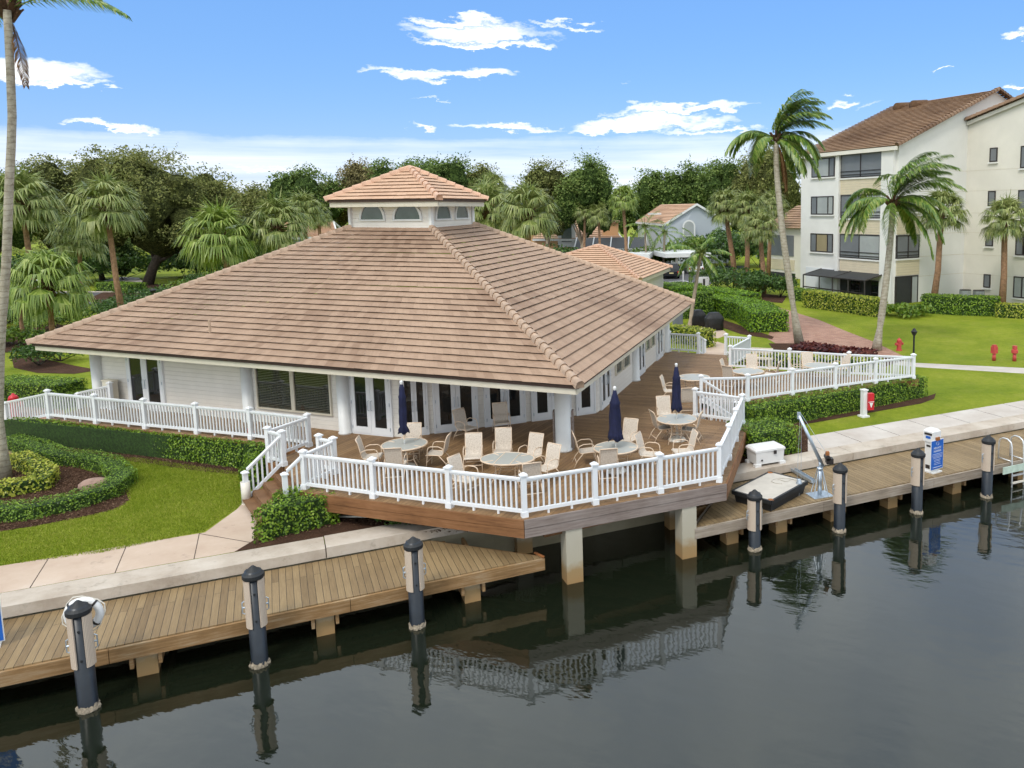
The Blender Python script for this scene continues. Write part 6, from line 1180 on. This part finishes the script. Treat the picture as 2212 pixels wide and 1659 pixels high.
# ------------------------------------------------------------------ broad trees
OK_=[('huge spreading oak behind the left fan palms',335,316,96,330,600,'oak',2,318,1.35,8),('oak crown at the far left behind the upper left fan palm',95,333,112,270,560,'oak',5,None,1.1,6),('dark tree at the left border behind the coconut trunk',-40,352,105,230,580,'oakG',9,None,1.,5),
 ('olive tree just right of the huge spreading oak',505,392,125,170,560,'oak',14,None,.9,5),('low rounded tree between the fan palms and the left treeline gap',575,398,135,150,540,'oak',17,None,.9,5),('grey green tree left of the lantern',660,356,135,170,520,'oakG',19,None,.9,5),('brownish thin tree behind the lantern on the left',775,341,140,150,500,'oakB',23,None,.8,6),
 ('dark green full tree rising behind the lantern roof',905,337,120,250,500,'oakG',27,None,1.2,7),('sparse tree right of the lantern, behind the fan palms',1040,354,128,110,490,'oak',31,None,.7,5),('tall open tree with pale forked trunks right of the lantern',1180,336,112,150,545,'oak',37,1185,.75,6),('dense olive tree with pale trunks before the apricot house',1265,328,110,150,540,'oakG',41,1240,.95,6),
 ('dark distant tree left of the tall leaning palm',1440,362,150,170,520,'oakG',43,None,1.0,5),('distant tree mass above the grey house ridge',1380,392,155,120,520,'oakG',44,None,.9,5),('dark distant tree behind the three cabbage palms',1545,345,150,170,520,'oakG',47,None,1.,6),('olive tree behind the tall leaning palm crown',1655,324,145,190,520,'oak',51,None,1.,6),
 ('low olive tree filling the gap left of the lantern',715,392,150,140,520,'oak',61,None,.9,5),('low distant tree in the gap between the lantern and the open tree',1098,402,160,120,520,'oak',63,None,.9,5),('round dark bush tree left of the lone slim fan palm',640,430,120,110,540,'oakG',64,None,.8,5),('dark shade tree under the left oak crown',205,440,104,170,610,'oakG',71,None,1.0,6),('dark shade tree right of the oak trunk',420,460,108,150,610,'oakG',73,None,1.,6)]
for l,x,tp_,Y,w,bt,mt,sd,tpx,dn,bu in OK_: oak(l,x,tp_,Y,w,bt,mt,sd,tpx,dn,None,'oak_tree' if mt=='oak' else 'broadleaf_tree',bu,'trees behind the clubhouse','barkM' if 'pale' in l else 'bark',40)
# far wood closing the view behind the trees, one mass
V=[]; bl_=[]
for i in range(70):
    x=-420+i*44+rnd.uniform(-15,15); Y=rnd.uniform(172,205); c=WY(x,rnd.uniform(425,455),Y); bl_.append((c.x,c.y,c.z-3,6,6,rnd.uniform(5.5,7.5))); bl_.append((c.x+3,c.y,2.5,8,6,7))
o=quads('far_wood',clumped(bl_,7000,11,.9,.7,.55,0),'oak'); tag(o,'far green wood filling in behind the houses and trees','wood',None,'stuff')

# shade planting closing the ground under the trees
for i,(x,Y,r,h,l) in enumerate(((-60,88,6,4.5,'dark understory thicket at the left border beyond the road'),(60,92,6,4.6,'dark understory thicket behind the upper left fan palm'),(160,96,6,5.,'dark understory thicket left of the oak trunk'),(265,104,5.5,4.2,'dark understory thicket just left of the forked oak trunk'),(400,104,6,4.6,'dark understory thicket right of the forked oak trunk'),(500,98,6,5.,'dark understory thicket behind the wide drooping fan palm'),(590,100,6,5.,'dark understory thicket behind the fan palm left of the lantern'),(690,112,5,4.,'dark understory thicket before the distant left house'),(1570,112,6,5.5,'dark understory thicket between the grey house and the rear wing'),(1640,108,6,5.5,'dark understory thicket behind the rear wing'))):
    p=WY(x,600,Y); p.z=ZL; bush('thicket',l,p,r,h,'shrub',3600,.42,'shrub',None,7,300+i)
def in_poly(q,P):
    n=len(P); ok=np.zeros(len(q),bool); j=n-1
    for i in range(n):
        xi,yi,xj,yj=P[i].x,P[i].y,P[j].x,P[j].y; ok^=((yi>q[:,1])!=(yj>q[:,1]))&(q[:,0]<(xj-xi)*(q[:,1]-yi)/((yj-yi) or 1e-9)+xi); j=i
    return q[ok]
def scatter(P,dens):
    a=np.array([[p.x,p.y] for p in P]); lo,hi=a.min(0),a.max(0); return in_poly(npr.uniform(0,1,(int(np.prod(hi-lo)*dens),2))*(hi-lo)+lo,P)
def blades(P,dens,hh,ww,z):
    q=scatter(P,dens); n=len(q); a=npr.uniform(0,6.28,n); l=npr.normal(0,.5,(n,2))*hh; s=npr.uniform(.6,1.3,n)[:,None]; d=np.c_[np.cos(a),np.sin(a),np.zeros(n)]*ww/2; b=np.c_[q,np.full(n,z)]; t=b+np.c_[l,np.full(n,hh)]*s
    return np.stack([b-d,b+d,t+d*.2,t-d*.2],1)
LAWN=[G(20,984),G(300,990),G(548,1026),G(540,1068),G(512,1098),G(440,1148),G(222,1194),G(0,1222),G(-90,1240),G(-90,1166),G(60,1142),G(255,1102),G(284,1080),G(276,1056),G(235,1024),G(150,998),G(60,976)]
M['blade']=leafy('grass_blade',[(.1,.16,.008),(.2,.27,.014),(.29,.355,.03),(.44,.42,.1)],.6,.2,.5)
o=quads('grass_blades',blades(LAWN,1500,.045,.016,ZL),'blade'); tag(o,'short mown grass blades on the lawn left of the steps','grass',None,'stuff')
V=[]
for pl,dn in (([(15,950),(300,975),(545,1008),(553,1030),(430,1018),(200,985),(20,972)],420),([(-60,990),(60,975),(150,998),(235,1024),(276,1056),(284,1080),(255,1101),(170,1121),(60,1141),(-60,1160)],420),([(556,1110),(562,1062),(640,1040),(900,1060),(1200,1120),(1050,1150),(900,1152),(740,1133),(560,1177),(548,1168)],300),([(1560,990),(1600,920),(1640,910),(1745,925),(1745,985),(1700,992),(1610,1010),(1570,1040)],300)):
    q=scatter([G(*p) for p in pl],dn); V.append(leaves(np.c_[q,np.full(len(q),ZL+.025)],.07,np.array([[0,0,1.]]),.5,.35))
M['chip']=leafy('bark_chip',[(.03,.017,.011),(.09,.048,.03),(.17,.095,.06),(.3,.2,.13)],.9,.1,2.)
o=quads('bark_chips',np.concatenate(V),'chip'); tag(o,'loose bark chips on the planting beds','mulch',None,'stuff')
# ------------------------------------------------------------------ sky and light
w=bpy.data.worlds.new('World'); scn.world=w; w.use_nodes=True; t=w.node_tree; N=t.nodes; N.clear()
def add(typ,**k):
    n=N.new(typ)
    for a,b in k.items(): setattr(n,a,b)
    return n
def mth(op,a,b=0.,c=None,clamp=False):
    m=add('ShaderNodeMath',operation=op,use_clamp=clamp)
    for i,v in enumerate((a,b) if c is None else (a,b,c)):
        if hasattr(v,'is_linked'): t.links.new(v,m.inputs[i])
        else: m.inputs[i].default_value=v
    return m.outputs[0]
SUN_EL,SUN_AZ=R(52),R(205)      # azimuth clockwise from +Y : behind the camera, a little to the left
sky=add('ShaderNodeTexSky',sky_type='NISHITA',sun_disc=False,sun_elevation=SUN_EL,sun_rotation=SUN_AZ,air_density=1.25,dust_density=.25,ozone_density=4.,altitude=10)
tc=add('ShaderNodeTexCoord'); sp=add('ShaderNodeSeparateXYZ'); t.links.new(tc.outputs['Generated'],sp.inputs[0]); X,Y,Z=sp.outputs
az=mth('ARCTAN2',X,Y); el=mth('ARCSINE',Z)
cb=add('ShaderNodeCombineXYZ'); t.links.new(az,cb.inputs[0]); t.links.new(mth('MULTIPLY',el,2.6),cb.inputs[1])
def nz(scale,detail,off=0.,vec=None,rough=.6):
    mp=add('ShaderNodeMapping'); mp.inputs['Location'].default_value=(off,off*.7,off*.3); t.links.new(vec or cb.outputs[0],mp.inputs[0]); n=add('ShaderNodeTexNoise'); n.inputs['Scale'].default_value=scale; n.inputs['Detail'].default_value=detail; n.inputs['Roughness'].default_value=rough; t.links.new(mp.outputs[0],n.inputs['Vector']); return n.outputs['Fac']
n1=mth('SUBTRACT',nz(15,6,1.3,None,.64),.5); n2=mth('SUBTRACT',nz(15,6,7.7,None,.64),.5)
azw=mth('ADD',az,mth('MULTIPLY',n1,.12)); elw=mth('ADD',el,mth('MULTIPLY',n2,.055))
# cumulus: centre and half sizes measured in the photograph (pixels)
CL=[(1040,74,170,30,1.),(1050,97,160,12,1.),(1000,45,110,14,.95),(1225,51,80,9,.75),(55,152,195,34,1.),(100,174,160,13,1.),(243,197,26,7,.8),(240,271,95,13,.95),(905,159,110,14,.9),(1010,167,140,19,.95),(1095,170,60,10,.7),(930,213,36,4,.5),(1480,238,185,15,1.),(1400,264,195,22,1.),(1330,275,140,16,1.),(1540,280,150,10,.8),(1090,276,115,14,.95),(905,279,48,9,.9),(1805,227,44,11,.9),(2040,155,34,4,.75),(2210,185,62,11,1.),(2195,77,45,11,.9),(1880,235,40,6,.5),(570,356,90,10,.6),(1350,172,20,3,.5)]
def vm(op,a,b=None,c=None):
    m=add('ShaderNodeVectorMath',operation=op)
    for i,v in enumerate((a,b,c)):
        if v is None: continue
        if hasattr(v,'is_linked'): t.links.new(v,m.inputs[i])
        else: m.inputs[i].default_value=v
    return m.outputs['Value' if op=='DOT_PRODUCT' else 'Vector']
wq=add('ShaderNodeCombineXYZ'); t.links.new(azw,wq.inputs[0]); t.links.new(elw,wq.inputs[1]); acc=None
for x,y,rx,ry,s in CL:
    r=ray(x,y); a0=math.atan2(r[0],r[1]); e0=math.asin(r[2]/np.linalg.norm(r)); r2=ray(x+rx,y); da=abs(math.atan2(r2[0],r2[1])-a0); r3=ray(x,y-ry); de=abs(math.asin(r3[2]/np.linalg.norm(r3))-e0)
    v=vm('MULTIPLY_ADD',wq.outputs[0],(1/da,1.1/de,0),(-a0/da,-e0*1.1/de,0)); v=vm('MAXIMUM',v,vm('MULTIPLY',v,(-1,-1.8,0)))
    f=mth('MULTIPLY_ADD',vm('DOT_PRODUCT',v,v),-s*1.05,1.42*s); acc=f if acc is None else mth('MAXIMUM',acc,f)
cum=mth('MULTIPLY',mth('SUBTRACT',acc,mth('MULTIPLY',nz(38,5,3.1),.8)),1.15,clamp=True)
# streaky stratus near the horizon, thin veils above
sv=add('ShaderNodeCombineXYZ'); t.links.new(mth('MULTIPLY',az,1.3),sv.inputs[0]); t.links.new(mth('MULTIPLY',el,24),sv.inputs[1]); st=nz(2.1,4,2.2,sv.outputs[0],.6)
band=add('ShaderNodeValToRGB'); e=band.color_ramp.elements; e[0].position=0; e[0].color=(1,1,1,1); e[1].position=.16; e[1].color=(0,0,0,1)
for p,c in ((.03,.9),(.066,.85),(.08,.7),(.09,.28),(.1,.05)): q=band.color_ramp.elements.new(p); q.color=(c,c,c,1)
t.links.new(mth('ADD',el,mth('MULTIPLY',n1,.02)),band.inputs[0]); sep=band.outputs[0]
stc=mth('MULTIPLY',mth('ADD',mth('MULTIPLY',mth('SUBTRACT',st,.5),1.7),mth('SUBTRACT',mth('MULTIPLY',sep,1.3),.42)),1.0,clamp=True); stc=mth('MULTIPLY',stc,mth('GREATER_THAN',el,-.02))
# cloud deck overhead and behind the camera (it softens the light and greys the water)
over=add('ShaderNodeMapRange',interpolation_type='SMOOTHSTEP'); t.links.new(el,over.inputs[0]); over.inputs[1].default_value=.285; over.inputs[2].default_value=.45
bk_=add('ShaderNodeMapRange',interpolation_type='SMOOTHSTEP'); t.links.new(Y,bk_.inputs[0]); bk_.inputs[1].default_value=.25; bk_.inputs[2].default_value=-.3
pl=add('ShaderNodeVectorMath',operation='SCALE'); t.links.new(tc.outputs['Generated'],pl.inputs[0]); pl.inputs['Scale'].default_value=1.; pn=nz(3.4,5,5.,pl.outputs[0],.6)
ov=mth('MULTIPLY',mth('MAXIMUM',over.outputs[0],bk_.outputs[0]),mth('ADD',.15,mth('MULTIPLY',pn,1.35),clamp=True))
mx=lambda f,a,b: (lambda m:(t.links.new(f,m.inputs[0]),[t.links.new(v,m.inputs[k]) if hasattr(v,'is_linked') else setattr(m.inputs[k],'default_value',v) for k,v in ((6,a),(7,b))],m.outputs[2])[2])(add('ShaderNodeMix',data_type='RGBA'))
SKYS=.1
hsv=add('ShaderNodeHueSaturation'); hsv.inputs['Saturation'].default_value=1.4; hsv.inputs['Value'].default_value=1.35; t.links.new(sky.outputs[0],hsv.inputs['Color'])
tn=add('ShaderNodeValue'); tn.outputs[0].default_value=.72; c=mx(tn.outputs[0],hsv.outputs[0],(1.75,3.3,7.0,1)); c=mx(ov,c,(10.6,11.3,11.5,1)); c=mx(mth('MULTIPLY',stc,.85),c,(8.2,8.7,9.4,1)); shade=mx(nz(30,3,9.),(8.6,8.8,9.2,1),(10.4,10.5,10.7,1)); c=mx(cum,c,shade)
bg=add('ShaderNodeBackground'); bg.inputs['Strength'].default_value=SKYS; t.links.new(c,bg.inputs['Color']); out=add('ShaderNodeOutputWorld'); t.links.new(bg.outputs[0],out.inputs[0])
sl=bpy.data.lights.new('sun','SUN'); so=bpy.data.objects.new('sun',sl); COL.objects.link(so); sl.energy=1.3; sl.angle=R(14); sl.color=(1,.95,.87)
sd_=Vector((math.sin(SUN_AZ)*math.cos(SUN_EL),math.cos(SUN_AZ)*math.cos(SUN_EL),math.sin(SUN_EL))); so.rotation_euler=sd_.to_track_quat('Z','Y').to_euler()
vs_=scn.view_settings; vs_.view_transform='Standard'; vs_.look='None'; vs_.gamma=1; vs_.use_curve_mapping=False; vs_.exposure=0.45
scn.cycles.max_bounces=5; scn.cycles.diffuse_bounces=2; scn.cycles.glossy_bounces=3; scn.cycles.use_adaptive_sampling=True; scn.cycles.adaptive_threshold=.03; scn.cycles.transparent_max_bounces=8
